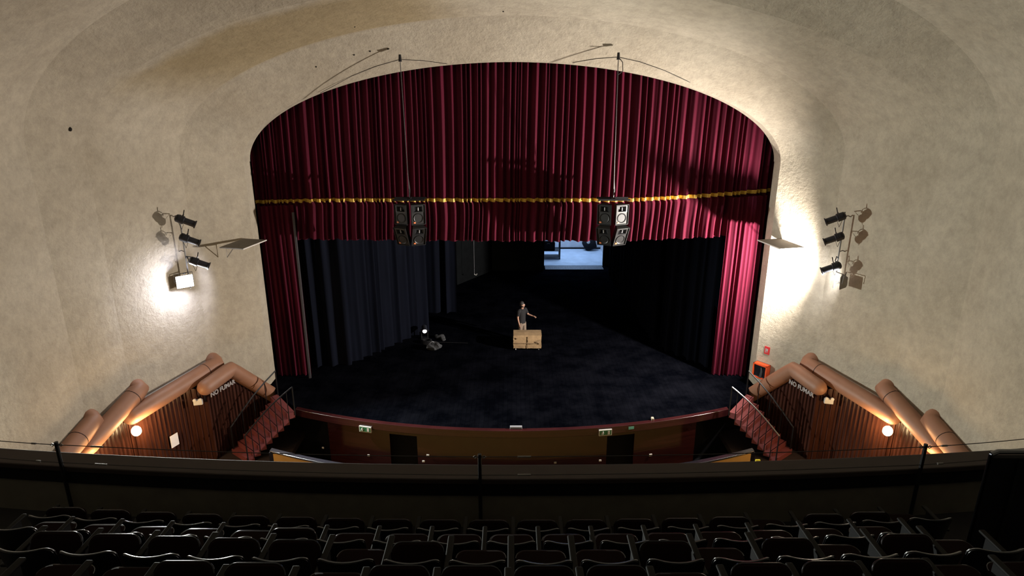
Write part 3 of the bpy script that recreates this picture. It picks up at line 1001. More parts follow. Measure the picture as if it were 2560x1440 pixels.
def cluster(px, side, nm):
    D = 20.75
    c = P(px, 540, D)
    fz = P(px, 499, D).z
    bm = thing('rigging_frame', 'dark metal rigging frame above the %s loudspeaker cluster' % nm, 'rigging frame', (c.x, c.y + 0.15, fz), 0, 'loudspeaker rigging frames')
    MB().box((-0.52, -0.22, -0.03), (0.52, -0.17, 0.03)).box((-0.52, 0.17, -0.03), (0.52, 0.22, 0.03)).box((-0.04, -0.2, -0.02), (0.04, 0.2, 0.04)).build('bars', M['black_metal'], bm)
    fr = MB()
    for x in (-0.46, -0.06, 0.06, 0.46):
        fr.tube([(x, -0.05, 0), (x, -0.05, -0.07)], 0.012, 6)
    fr.build('hanging_strap', M['black_metal'], bm)
    for col, (dx, yaw) in (('left', (-0.29, -0.40)), ('right', (0.29, 0.40))):
        loudspeaker((c.x + dx, c.y, P(px, 537, D).z), yaw, 0.02, 'upper %s loudspeaker of the four hanging in the %s cluster' % (col, nm))
        ls = loudspeaker((c.x + dx, c.y - 0.04, P(px, 591, D).z + 0.0), yaw, 0.36, 'lower %s loudspeaker of the four hanging in the %s cluster, tilted down' % (col, nm))
        MB().tube([(-0.12, 0.12, 0.28), (-0.12, 0.12, 0.40)], 0.010, 5).tube([(0.12, 0.12, 0.28), (0.12, 0.12, 0.40)], 0.010, 5).build('hanging_link', M['black_metal'], ls)
    # suspension chain up to the ceiling anchor
    ax, ay = (1000, 147) if side < 0 else (1546, 142)
    top_ = P(ax, ay, 20.06)
    ch = thing('suspension_chain', 'thin chain holding the %s loudspeaker cluster from the arch ceiling' % nm, 'chain', (c.x, c.y + 0.15, fz), 0, 'loudspeaker chains')
    pts = [Vector((0, 0, 0.03)), Vector((0, 0, 0.3))]
    tv = local(ch, top_)
    pts += [tv * k for k in (0.3, 0.6, 0.85)] + [tv]
    MB().tube(pts, 0.013, 6).build('cable', M['wire'], ch, smooth=True)
    MB().tube([(0, 0, 0.05), (0.02, 0, 0.3), (0, 0, 0.62)], [0.014, 0.022, 0.010], 6).build('shackle', M['black_metal'], ch, smooth=True)
    MB().tube([tv - Vector((0, 0, 0.08)), tv + Vector((0, 0, 0.12))], [0.05, 0.035], 8).build('anchor_plate', M['black_metal'], ch)
    if side > 0:
        MB().tube([tv, tv + Vector((0.13, 0, -0.15)), tv + Vector((0.15, 0, -0.4)), tv + Vector((0.02, 0, -0.5))], 0.012, 5).build('slack_loop', M['black_metal'], ch, smooth=True)


cluster(1024, -1, 'left')
cluster(1533, 1, 'right')


def ceil_pt(px, py):
    """point of the first plaster ring seen at a photo pixel"""
    lo_, hi_ = 15.0, 20.95
    def inside(D):
        q = P(px, py, D)
        for i in range(len(LOOPS) - 1):
            A, B = LOOPS[i], LOOPS[i + 1]
            if B[0] <= D <= A[0]:
                k = (A[0] - D) / (A[0] - B[0])
                a_ = A[1] + (B[1] - A[1]) * k
                zs = A[2] + (B[2] - A[2]) * k
                b_ = A[3] + (B[3] - A[3]) * k
                if q.z < zs:
                    return abs(q.x) < a_
                return (abs(q.x) / a_) ** NEXP + ((q.z - zs) / b_) ** NEXP < 1
        return True
    D = 12.0
    while D < 20.94 and inside(D):
        D += 0.01
    return P(px, py, D - 0.02)


for pts, lab in (([(800, 233), (880, 190), (940, 166), (1000, 149), (1060, 152), (1118, 160)], 'thin dark wire along the arch edge from the left chain anchor'),
                 ([(1432, 157), (1490, 147), (1546, 143), (1600, 155), (1660, 176), (1725, 206)], 'thin dark wire along the arch edge from the right chain anchor')):
    q = [ceil_pt(*p) for p in pts]
    tag(MB().tube(q, 0.007, 5).build('ceiling_wire', M['wire'], smooth=True), lab, 'wire')
for k, (px, py, r, lab) in enumerate(((175, 323, 0.055, 'dark hole in the plaster of the left side wall above the springing'), (885, 137, 0.028, 'leftmost of three small dark holes in a row above the arch'),
                                      (925, 128, 0.028, 'middle of three small dark holes in a row above the arch'), (970, 122, 0.028, 'rightmost of three small dark holes in a row above the arch'),
                                      (790, 167, 0.025, 'small dark hole in the plaster left of the row of three above the arch'), (1258, 28, 0.025, 'small dark hole at the top middle of the plaster ceiling'),
                                      (887, 67, 0.02, 'tiny dark hole in the tan band of the ceiling, above the row of three'))):
    q = ceil_pt(px, py)
    o = MB().sphere((0, 0, 0), r, 10, 6, (1, 0.5, 1)).build('plaster_hole', M['stain'])
    o.location = q
    tag(o, lab, 'hole', 'small holes in the plaster')

# ---------------------------------------------------------------- signs and boxes on the walls
WA = ((8.68, 20.95), (9.92, 19.40))


def wall_frame(p, a, b, side, off=0.0):
    """matrix: x along the wall to the viewer's right, y up, z out of the wall"""
    d = Vector((b[0] - a[0], b[1] - a[1], 0)).normalized()
    x = d
    if x.x < 0:
        x = -x
    z = Vector((x.y, -x.x, 0))
    if z.y > 0:
        z = -z
    x = Vector((0, 0, 1)).cross(z)
    m = Matrix(((x.x, 0, z.x, p.x + z.x * off), (x.y, 0, z.y, p.y + z.y * off), (0, 1, 0, p.z), (0, 0, 0, 1)))
    return m


def mir(w, side):
    return tuple((side * q[0], q[1]) for q in w)


def plate(mb, x0, x1, y0, y1, z0, z1):
    return mb.box((x0, y0, z0), (x1, y1, z1))


def placed(parent_name, label, cat, m, group=None):
    t = thing(parent_name, label, cat, m.translation, 0, group)
    mm = m.copy()
    mm.translation = (0, 0, 0)
    return t, mm


# fire sign
m = wall_frame(PW(1918, 876, *WA), *WA, 1, 0.0)
t, mm = placed('fire_sign', 'small red fire safety sign on the white wall above the hose cabinet', 'sign', m)
plate(MB(), -0.095, 0.095, -0.14, 0.14, 0.0, 0.02).xf(mm).build('plate', M['signred'], t)
plate(MB(), -0.02, 0.035, -0.02, 0.06, 0.02, 0.024).box((-0.055, -0.085, 0.02), (-0.03, 0.07, 0.024)).box((0.0, -0.075, 0.02), (0.02, -0.03, 0.024)).xf(mm).build('pictogram', M['letter'], t)
# hose cabinet
m = wall_frame(PW(1908, 924, *WA), *WA, 1, 0.0)
t, mm = placed('hose_cabinet', 'orange-red fire hose cabinet on the white wall at the right of the stage', 'cabinet', m)
bx_ = MB()
bx_.box((-0.26, -0.26, 0), (0.26, 0.26, 0.02)).box((-0.26, 0.245, 0), (0.26, 0.26, 0.24)).box((-0.26, -0.26, 0), (0.26, -0.245, 0.24)).box((-0.26, -0.26, 0), (-0.245, 0.26, 0.24)).box((0.245, -0.26, 0), (0.26, 0.26, 0.24))
bx_.box((-0.26, -0.26, 0.22), (-0.22, 0.26, 0.26)).box((0.22, -0.26, 0.22), (0.26, 0.26, 0.26)).box((-0.26, 0.22, 0.22), (0.26, 0.26, 0.26)).box((-0.26, -0.26, 0.22), (0.26, -0.22, 0.26))
bx_.xf(mm).build('body', M['hose'], t)
MB().box((-0.225, -0.225, 0.21), (0.225, 0.225, 0.22)).xf(mm).build('glass_door', M['glass_dark'], t)
MB().tube([(0.05, -0.2, 0.235), (0.07, 0.0, 0.235), (0.05, 0.16, 0.235)], [0.05, 0.04, 0.03], 8).xf(mm).build('hose_nozzle', M['grey_bag'], t)


def text_mesh(name, body, size, depth, m, parent, mtx):
    cu = bpy.data.curves.new(name, 'FONT')
    cu.body = body
    cu.size = size
    cu.extrude = depth
    cu.align_x = 'CENTER'
    cu.align_y = 'CENTER'
    cu.offset = 0.006
    tmp = bpy.data.objects.new('tmp', cu)
    COL.objects.link(tmp)
    dg = bpy.context.evaluated_depsgraph_get()
    me = bpy.data.meshes.new_from_object(tmp.evaluated_get(dg))
    bpy.data.objects.remove(tmp)
    me.name = name
    me.transform(mtx)
    me.materials.clear()
    me.materials.append(m)
    o = bpy.data.objects.new(name, me)
    COL.objects.link(o)
    if parent is not None:
        o.parent = parent
    return o


for s, nm in ((-1, 'left'), (1, 'right')):
    w = mir((A1[:2], A2[:2]), s)
    mid = Vector((s * (A1[0] + A2[0]) / 2, (A1[1] + A2[1]) / 2, 0.98))
    fr = wall_frame(mid, *w, s, 0.13)
    t, mm = placed('no_smoking_lettering', 'white NO FUMAR lettering on the timber panelling below the %s tube' % nm, 'lettering', fr, 'no smoking lettering')
    text_mesh('letters', 'NO FUMAR', 0.21, 0.008, M['letter'], t, mm)
    # emergency lights
    px, py = (503, 994) if s < 0 else (2064, 991)
    w = mir((A2[:2], (10.20, 18.0)), s)
    fr = wall_frame(PW(px + s * 6, py + 8, *w), *w, s, 0.05)
    t, mm = placed('emergency_light', 'white twin emergency light on the timber panelling on the %s' % nm, 'emergency light', fr, 'emergency lights')
    MB().box((-0.13, -0.08, 0.0), (0.13, 0.08, 0.10)).xf(mm).build('battery_box', M['white'], t, bevel=0.01)
    for k in (-0.08, 0.08):
        MB().tube([(k, 0.10, 0.05), (k, 0.11, 0.14)], [0.035, 0.05], 10).xf(mm).build('lamp_head', M['white'], t)
# paper notice
w = mir((B0[:2], B1[:2]), -1)
fr = wall_frame(PW(433, 1100, *w), *w, -1, 0.05)
t, mm = placed('paper_notice', 'blank white paper sheet pinned on the left timber panelling', 'paper', fr)
MB().box((-0.14, -0.20, 0.0), (0.14, 0.20, 0.012)).xf(mm).build('sheet', M['paper'], t)


# exit signs and fittings on the stage front
def front_pt(px, py):
    D = 17.0
    while D < 20:
        q = P(px, py, D)
        if D > apron(min(abs(q.x), 7.1), 0.0):
            break
        D += 0.005
    x = q.x
    an = math.atan2(x, YA - q.y)
    nrm = Vector((math.sin(an), -math.cos(an), 0))
    xx = Vector((0, 0, 1)).cross(nrm)
    return Matrix(((xx.x, 0, nrm.x, q.x), (xx.y, 0, nrm.y, q.y), (0, 1, 0, q.z), (0, 0, 0, 1)))


for px, py, nm in ((917, 1069, 'left'), (1511, 1077, 'right')):
    fr = front_pt(px, py)
    fr.translation = fr.translation + Vector((fr[0][2], fr[1][2], 0)) * 0.075
    t, mm = placed('exit_sign', 'green and white emergency exit sign on the mahogany stage front, %s of the two' % nm, 'exit sign', fr, 'exit signs on the stage front')
    MB().box((-0.21, -0.10, 0.0), (0.21, 0.10, 0.05)).xf(mm).build('sign_case', M['white'], t)
    MB().box((-0.185, -0.075, 0.05), (0.185, 0.075, 0.056)).xf(mm).build('sign_panel', M['green'], t)
    man = MB()
    man.sphere((-0.085, 0.045, 0.058), 0.016, 8, 6)
    man.add([], [])
    for a_, b_ in (((-0.09, 0.03), (-0.11, -0.01)), ((-0.11, -0.01), (-0.08, -0.03)), ((-0.08, -0.03), (-0.10, -0.06)), ((-0.11, -0.01), (-0.15, -0.05)), ((-0.095, 0.02), (-0.06, 0.0)), ((-0.095, 0.02), (-0.13, 0.015))):
        man.tube([(a_[0], a_[1], 0.058), (b_[0], b_[1], 0.058)], 0.011, 6)
    man.box((0.07, -0.06, 0.056), (0.14, 0.06, 0.06))
    man.xf(mm).build('pictogram', M['white'], t)
fr = front_pt(1576, 1067)
t, mm = placed('door_sign', 'small green sign over the right doorway of the stage front', 'sign', fr)
MB().box((-0.09, -0.045, 0.06), (0.09, 0.045, 0.08)).xf(mm).build('plate', mat('pale_green_sign', (0.10, 0.32, 0.24), 0.5), t)
for px, py, lab, c, sz in ((808, 1119, 'round pale wall fitting on the far left of the stage front', 'white', 0.035), (922, 1138, 'small white socket on the stage front left of the left doorway', 'white', 0.04),
                           (1070, 1138, 'white socket on the stage front just right of the left doorway, upper of two', 'white', 0.045), (1059, 1153, 'white socket on the stage front just right of the left doorway, lower of two', 'white', 0.04),
                           (1500, 1151, 'pale socket on the stage front just left of the right doorway', 'white', 0.04), (1626, 1137, 'bright white socket on the stage front right of the right doorway', 'white', 0.05),
                           (1388, 1156, 'faint pale socket low in the middle right of the stage front', 'grey_plastic', 0.04)):
    fr = front_pt(px, py)
    fr.translation = fr.translation + Vector((fr[0][2], fr[1][2], 0)) * 0.005
    t, mm = placed('wall_socket', lab, 'socket', fr, 'sockets on the stage front')
    MB().box((-sz, -sz * 0.75, -0.01), (sz, sz * 0.75, 0.02)).xf(mm).build('cover_plate', M[c], t, bevel=0.006)
    MB().box((-sz * 0.4, -sz * 0.3, 0.02), (sz * 0.4, sz * 0.3, 0.026)).xf(mm).build('socket_face', M['grey_plastic'], t)
for px, py, lab, c, w_, h_ in ((1290, 1064, 'small grey metal box on the stage edge at the middle', 'grey_plastic', 0.19, 0.07), (1632, 1049, 'tiny beige block on the right part of the stage edge', 'beige', 0.04, 0.07)):
    q = PZ(px, py + 3, 0.0)
    o = MB().box((-w_, -0.06, 0.0), (w_, 0.06, h_)).build('edge_box', M[c], bevel=0.01)
    o.location = (q.x, apron(q.x) + 0.10, 0.012)
    tag(o, lab, 'box')

# ---------------------------------------------------------------- things on the stage
# wrapped crate on castors
cr = thing('wrapped_crate', 'brown cloth-wrapped crate on castors standing on the black stage', 'crate', (0.62, 24.0, 0), 0.0)
rnd = random.Random(5)
g = MB()
NX, NZ = 14, 7
CW, CD, CH, CB = 0.565, 0.62, 0.66, 0.10


def wob(a):
    return rnd.uniform(-a, a)


fr_ = [[Vector((-CW + 2 * CW * i / NX + (wob(0.012)), -0.0 - 0.03 * math.sin(math.pi * j / NZ) + wob(0.014), CB + (CH - CB) * j / NZ + (wob(0.008) if 0 < j < NZ else 0))) for i in range(NX + 1)] for j in range(NZ + 1)]
g.grid(fr_)
tp = [fr_[-1]] + [[Vector((p.x, CD * k / 4, CH + (0.02 * math.sin(math.pi * k / 4) + wob(0.006) if k < 4 else 0))) for p in fr_[-1]] for k in range(1, 5)]
g.grid(tp)
bk_ = [tp[-1], [Vector((p.x, CD, CB)) for p in tp[-1]]]
g.grid(bk_)
for e in (0, NX):
    c0 = [r[e] for r in fr_]
    c1 = [Vector((p.x, CD, p.z)) for p in c0]
    g.grid([c0, c1], flip=(e == NX))
g.grid([[p for p in fr_[0]], [Vector((p.x, CD, CB)) for p in fr_[0]]], flip=True)
g.build('cloth_wrapping', M['wrap'], cr, smooth=True, angle=35)
MB().tube([(0.0, -0.035, CB), (0.02, -0.06, CB + 0.3), (0.01, -0.03, CH - 0.05)], 0.014, 6).build('strap', M['wrap_dark'], cr)
MB().add([(0.27, -0.05, 0.40), (0.54, -0.04, 0.50), (0.50, -0.06, 0.30), (0.40, -0.075, 0.39)], [(0, 2, 3), (0, 3, 1), (3, 2, 1)]).build('loose_flap', M['wrap_dark'], cr)
MB().add([(-0.50, -0.05, 0.60), (-0.36, -0.04, 0.53), (-0.46, -0.05, 0.50), (-0.44, -0.07, 0.55)], [(0, 2, 3), (0, 3, 1), (3, 2, 1)]).build('loose_flap', M['wrap_dark'], cr)
MB().tube([(-CW + 0.04, -0.05, 0.34), (-0.2, -0.06, 0.345), (0.2, -0.06, 0.33), (CW - 0.04, -0.05, 0.35)], 0.01, 5).build('strap', M['wrap_dark'], cr)
for x in (-CW + 0.1, CW - 0.1):
    for y in (0.07, CD - 0.08):
        cs = MB().tube([(x - 0.015, y, 0.035), (x + 0.015, y, 0.035)], 0.035, 10).box((x - 0.02, y - 0.012, 0.04), (x + 0.02, y + 0.012, CB + 0.01))
        cs.build('castor', M['white'] if x < 0 else M['grey_metal'], cr)

# heap of gear on the left
q = PZ(1083, 878, 0.0)
o = thing('canvas_bag', 'crumpled grey canvas bag lying on the stage floor left of the man', 'bag', (q.x, q.y + 0.2, 0), 0.3)
bagm = MB().sphere((0, 0, 0.13), 0.32, 22, 14, (1.0, 0.75, 0.42))
rnd = random.Random(9)
bagm.v = [tuple(Vector(v) + Vector((0.05 * math.sin(19 * v[1] + 7 * v[2]), 0.05 * math.sin(23 * v[0]), 0.05 * math.sin(17 * v[0] + 11 * v[1]) if v[2] > 0.05 else 0))) for v in bagm.v]
bagm.v = [(v[0], v[1], max(0.0, v[2])) for v in bagm.v]
bagm.build('bag_body', M['grey_bag'], o, smooth=True)
MB().tube([(-0.18, 0.1, 0.2), (-0.05, 0.05, 0.33), (0.12, 0.08, 0.24)], 0.016, 6).build('carry_handle', M['grey_plastic'], o, smooth=True)
q = PZ(1100, 846, 0.0)
o = thing('cloth_bundle', 'small grey bundle of cloth on the stage floor behind the canvas bag', 'bundle', (q.x, q.y, 0), -0.4)
b2 = MB().sphere((0, 0, 0.08), 0.2, 18, 12, (1.2, 0.6, 0.45)).sphere((0.2, -0.12, 0.06), 0.13, 14, 10, (1.1, 0.7, 0.5))
b2.v = [(v[0] + 0.03 * math.sin(25 * v[1]), v[1] + 0.03 * math.sin(21 * v[0]), max(0.0, v[2] + 0.025 * math.sin(18 * v[0]))) for v in b2.v]
b2.build('bundle_cloth', M['grey_bag'], o, smooth=True)
q = PZ(1062, 846, 0.0)
o = thing('floor_lamp_fixture', 'small black floor spotlight with a bright white lens, left of the man', 'floor spotlight', (q.x, q.y, 0), 0.2)
MB().box((-0.16, -0.12, 0), (0.16, 0.12, 0.05)).tube([(-0.13, 0, 0.03), (-0.13, 0, 0.42)], 0.02, 6).tube([(0.13, 0, 0.03), (0.13, 0, 0.42)], 0.02, 6).build('stand', M['black_metal'], o)
MB().tube([(0, 0.16, 0.50), (0, 0.12, 0.49), (0, -0.10, 0.40), (0, -0.14, 0.385)], [0.06, 0.11, 0.11, 0.12], 14).build('lamp_body', M['can'], o, smooth=True)
MB().sphere((0, -0.15, 0.385), 0.09, 12, 8, (1, 0.35, 1)).build('lens', M['tip'], o, smooth=True)
q = PZ(1068, 858, 0.0)
mb = MB()
for k in range(5):
    mb.tube([(0.24 * math.cos(a_ * 0.5) * (1 - 0.06 * k), 0.17 * math.sin(a_ * 0.5) * (1 - 0.06 * k), 0.02 + 0.03 * k) for a_ in range(13)], 0.016, 6)
mb.tube([(0.24, 0, 0.03), (0.6, 0.06, 0.016), (1.2, 0.02, 0.016), (1.7, -0.02, 0.016)], 0.014, 6)
o = mb.build('cable_coil', M['black_metal'], smooth=True)
o.location = (q.x, q.y, 0)
tag(o, 'dark coil of cable on the stage floor between the floor spotlight and the canvas bag', 'cable')

# hanging hook in front of the angled flat
q = P(1186, 685, 32.5)
t = thing('hanging_cord', 'thin white cord with a hook hanging before the black flats at the back left', 'cord', q)
MB().tube([(0, 0, 0), (0, 0, 12.4 - q.z)], 0.010, 5).build('cord', M['grey_plastic'], t)
MB().tube([(0, 0, 0.02), (0.02, 0, -0.04), (0.10, 0, -0.06), (0.14, 0, 0.02)], 0.022, 6).build('hook', M['white'], t, smooth=True)

# passage furniture
q = PZ(1397, 640, 0.0)
t = thing('metal_rack', 'black metal rack at the left of the lit passage behind the stage', 'rack', (2.35, 38.6, 0.012), 0)
W_, H_ = 0.60, 1.25
for x in (-W_, W_):
    for y in (-0.3, 0.3):
        MB().box((x - 0.035, y - 0.035, 0), (x + 0.035, y + 0.035, H_)).build('leg', M['black_metal'], t)
for z in (0.16, 0.55, H_):
    MB().box((-W_ - 0.03, -0.33, z - 0.03), (W_ + 0.03, 0.33, z)).build('shelf', M['black_metal'], t)
t2 = thing('storage_case', 'black case standing on the middle shelf of the metal rack', 'case', (2.25, 38.6, 0.563), 0)
MB().box((-0.46, -0.26, 0), (0.40, 0.26, 0.50)).build('case_body', M['black'], t2, bevel=0.04)
MB().tube([(-0.1, -0.27, 0.42), (-0.08, -0.31, 0.46), (0.06, -0.31, 0.46), (0.08, -0.27, 0.42)], 0.012, 6).build('handle', M['grey_metal'], t2)
t3 = thing('packed_bag', 'dark packed bag against the pale end wall of the passage', 'bag', (5.05, 40.55, 0.012), 0)
b3 = MB().sphere((0, 0, 0.42), 0.5, 18, 12, (0.95, 0.6, 0.84))
b3.v = [(v[0] + 0.04 * math.sin(9 * v[2]), v[1], max(0.0, v[2] + 0.05 * math.sin(9 * v[0]))) for v in b3.v]
b3.build('bag_body', M['black'], t3, smooth=True)
MB().sphere((-0.12, -0.29, 0.62), 0.11, 12, 8, (1, 0.4, 1)).build('white_patch', M['white'], t3, smooth=True)

# ---------------------------------------------------------------- the man
def skin_mesh(name, joints, bones, m, parent, sub=2):
    """joints: name -> (point, radius x, radius y)"""
    keys = list(joints)
    me = bpy.data.meshes.new(name)
    me.from_pydata([tuple(joints[k][0]) for k in keys], [(keys.index(a), keys.index(b)) for a, b in bones], [])
    me.update()
    me.materials.append(m)
    o = bpy.data.objects.new(name, me)
    COL.objects.link(o)
    o.parent = parent
    sk = o.modifiers.new('skin', 'SKIN')
    sk.use_smooth_shade = True
    if not me.skin_vertices:
        bpy.context.view_layer.objects.active = o
    lay = me.skin_vertices[0].data
    for i, k in enumerate(keys):
        r = joints[k][1]
        r2 = joints[k][2] if len(joints[k]) > 2 else r
        lay[i].radius = (r, r2)
        lay[i].use_root = (i == 0)
    sb = o.modifiers.new('sub', 'SUBSURF')
    sb.levels = sub
    sb.render_levels = sub
    return o


def man():
    root = thing('person', 'bearded man in black T-shirt and khaki trousers behind the wrapped crate, arm held out', 'person', (0.42, 24.95, 0), 0)
    f = Vector((0.72, -0.69, 0)); f.normalize()
    r = Vector((f.y, -f.x, 0))          # the man's right: screen left
    u = Vector((0, 0, 1))

    def b(fw, rt, up):
        return f * fw + r * rt + u * up
    hd = Vector((0.97, -0.25, 0)).normalized()      # where the head looks
    hr = Vector((hd.y, -hd.x, 0))

    def h(fw, rt, up):
        return b(0.02, 0, 0) + hd * fw + hr * rt + u * up
    J = {'pelvis': (b(0, 0, 0.95), 0.115), 'spine': (b(-0.01, 0, 1.12), 0.115), 'chest': (b(0, 0, 1.32), 0.125), 'neckb': (b(0.0, 0, 1.46), 0.060),
         'neck': (b(0.02, 0, 1.53), 0.052), 'jaw': (h(0.025, 0, 1.585), 0.066), 'skull': (h(0.0, 0, 1.67), 0.088), 'crown': (h(-0.01, 0, 1.735), 0.055),
         'nose_root': (h(0.082, 0, 1.645), 0.016), 'nose': (h(0.108, 0, 1.625), 0.012),
         'ear_r': (h(-0.01, 0.085, 1.64), 0.016), 'ear_l': (h(-0.01, -0.085, 1.64), 0.016),
         'sh_r': (b(-0.01, 0.185, 1.40), 0.060), 'el_r': (b(-0.03, 0.235, 1.12), 0.043), 'wr_r': (b(0.05, 0.235, 0.88), 0.029), 'palm_r': (b(0.07, 0.23, 0.80), 0.036, 0.020),
         'sh_l': (b(0.0, -0.185, 1.40), 0.060), 'el_l': (b(0.06, -0.29, 1.17), 0.043), 'wr_l': (b(0.27, -0.34, 1.13), 0.028), 'palm_l': (b(0.345, -0.355, 1.125), 0.036, 0.020),
         'hip_r': (b(0, 0.095, 0.90), 0.085), 'kn_r': (b(0.02, 0.11, 0.50), 0.056), 'an_r': (b(-0.02, 0.12, 0.10), 0.040), 'toe_r': (b(0.14, 0.135, 0.045), 0.036),
         'hip_l': (b(0, -0.095, 0.90), 0.085), 'kn_l': (b(0.03, -0.11, 0.50), 0.056), 'an_l': (b(-0.01, -0.12, 0.10), 0.040), 'toe_l': (b(0.15, -0.14, 0.045), 0.036)}
    Bn = [('pelvis', 'spine'), ('spine', 'chest'), ('chest', 'neckb'), ('neckb', 'neck'), ('neck', 'jaw'), ('jaw', 'skull'), ('skull', 'crown'), ('skull', 'nose_root'), ('nose_root', 'nose'),
          ('skull', 'ear_r'), ('skull', 'ear_l'),
          ('chest', 'sh_r'), ('sh_r', 'el_r'), ('el_r', 'wr_r'), ('wr_r', 'palm_r'), ('chest', 'sh_l'), ('sh_l', 'el_l'), ('el_l', 'wr_l'), ('wr_l', 'palm_l'),
          ('pelvis', 'hip_r'), ('hip_r', 'kn_r'), ('kn_r', 'an_r'), ('an_r', 'toe_r'), ('pelvis', 'hip_l'), ('hip_l', 'kn_l'), ('kn_l', 'an_l'), ('an_l', 'toe_l')]
    # fingers: right hand hangs relaxed, left hand points forward, palm down
    dirs = {'r': (Vector((0.08, 0, -1)), f, -r), 'l': (f * 0.95 + u * -0.05, -r, -u)}
    for sd in 'rl':
        base = J['palm_' + sd][0]
        d, side_, curl = [x.normalized() for x in dirs[sd]]
        for i, (off, ln) in enumerate(((-0.030, 0.060), (-0.010, 0.075), (0.010, 0.080), (0.030, 0.070))):
            a1 = base + d * 0.045 + side_ * off
            a2 = a1 + d * ln * 0.5 + curl * 0.008
            a3 = a2 + d * ln * 0.45 + curl * (0.030 if sd == 'r' or i < 2 else 0.012)
            for k, (pnt, rad) in enumerate(((a1, 0.010), (a2, 0.009), (a3, 0.008))):
                J['f%s%d%d' % (sd, i, k)] = (pnt, rad)
            Bn += [('palm_' + sd, 'f%s%d0' % (sd, i)), ('f%s%d0' % (sd, i), 'f%s%d1' % (sd, i)), ('f%s%d1' % (sd, i), 'f%s%d2' % (sd, i))]
        w = J['wr_' + sd][0]
        th1 = w.lerp(base, 0.7) + side_ * 0.042
        th2 = th1 + d * 0.035 + side_ * 0.020 + curl * 0.01
        J['t%s0' % sd] = (th1, 0.011); J['t%s1' % sd] = (th2, 0.009)
        Bn += [('palm_' + sd, 't%s0' % sd), ('t%s0' % sd, 't%s1' % sd)]
    skin_mesh('body', J, Bn, M['skin'], root, 2)
    def ring(up, rx, ry, fw=0.0, n=20):
        return [b(fw + ry * math.sin(2 * math.pi * k / n), rx * math.cos(2 * math.pi * k / n), up) for k in range(n + 1)]
    sh = MB()
    sh.grid([ring(*q) for q in ((0.855, 0.172, 0.128), (0.90, 0.170, 0.128), (1.02, 0.162, 0.122), (1.16, 0.166, 0.126), (1.28, 0.186, 0.134), (1.36, 0.198, 0.126), (1.41, 0.180, 0.108), (1.445, 0.125, 0.092), (1.475, 0.078, 0.074, 0.005), (1.47, 0.070, 0.066, 0.005))], flip=True)
    for p0, p1, p2 in ((b(-0.01, 0.10, 1.40), J['sh_r'][0], J['sh_r'][0].lerp(J['el_r'][0], 0.72)), (b(0.0, -0.10, 1.40), J['sh_l'][0], J['sh_l'][0].lerp(J['el_l'][0], 0.72))):
        sh.tube([p0, p1.lerp(p0, 0.25), p1, p1.lerp(p2, 0.5), p2], [0.080, 0.088, 0.084, 0.072, 0.068], 14, caps=False)
    sh.build('tshirt', M['shirt'], root, smooth=True, angle=60)
    tr = MB()
    tr.grid([ring(*q) for q in ((0.96, 0.160, 0.118), (0.90, 0.166, 0.124), (0.82, 0.176, 0.128), (0.76, 0.168, 0.118))])
    for sd in 'rl':
        hp, kn, an = J['hip_' + sd][0], J['kn_' + sd][0], J['an_' + sd][0]
        tr.tube([hp + u * -0.02, hp.lerp(kn, 0.4), kn, kn.lerp(an, 0.5), an + u * -0.03], [0.098, 0.100, 0.082, 0.078, 0.074], 14, caps=False)
    tr.build('trousers', M['khaki'], root, smooth=True, angle=60)
    hm_ = MB().sphere(h(-0.036, 0, 1.698), 0.100, 18, 12).sphere(h(-0.058, 0, 1.64), 0.078, 14, 10)
    hm_.build('hair', M['hair'], root, smooth=True)
    BD = {'chin': (h(0.070, 0, 1.56), 0.034), 'jr': (h(0.02, 0.058, 1.585), 0.026), 'jl': (h(0.02, -0.058, 1.585), 0.026), 'sr': (h(-0.01, 0.074, 1.635), 0.018), 'sl': (h(-0.01, -0.074, 1.635), 0.018)}
    skin_mesh('beard', BD, [('chin', 'jr'), ('jr', 'sr'), ('chin', 'jl'), ('jl', 'sl')], M['hair'], root)
    for sg in (-1, 1):
        e = MB().sphere(h(0.078, sg * 0.032, 1.655), 0.011, 10, 8)
        e.build('eye', M['eye'], root, smooth=True)
        MB().tube([h(0.085, sg * 0.016, 1.675), h(0.084, sg * 0.045, 1.677)], 0.006, 6).build('eyebrow', M['hair'], root)
        q_ = J['toe_r'][0] if sg > 0 else J['toe_l'][0]
        a_ = J['an_r'][0] if sg > 0 else J['an_l'][0]
        MB().tube([Vector((a_.x, a_.y, 0.05)) - f * 0.05, Vector((a_.x, a_.y, 0.055)) + f * 0.05, Vector((q_.x, q_.y, 0.042))], [0.046, 0.052, 0.042], 12, dome=True).build('shoe', M['shoe'], root, smooth=True)
    MB().tube([h(0.088, 0.022, 1.592), h(0.094, 0, 1.592), h(0.088, -0.022, 1.592)], 0.007, 6).build('mouth', mat('lips', (0.35, 0.12, 0.10), 0.5), root)


man()

# ---------------------------------------------------------------- balcony
ROWR = 60.0


def bow(x):
    return x * x / (2 * ROWR)


def arcblock(d0, d1, z0, z1, xh=11.25, n=24, x0=None):
    a = -xh if x0 is None else x0
    xs_ = [a + (xh - a) * i / n for i in range(n + 1)]
    return MB().prism([(x, d0 + bow(x)) for x in xs_] + [(x, d1 + bow(x)) for x in reversed(xs_)], z0, z1)


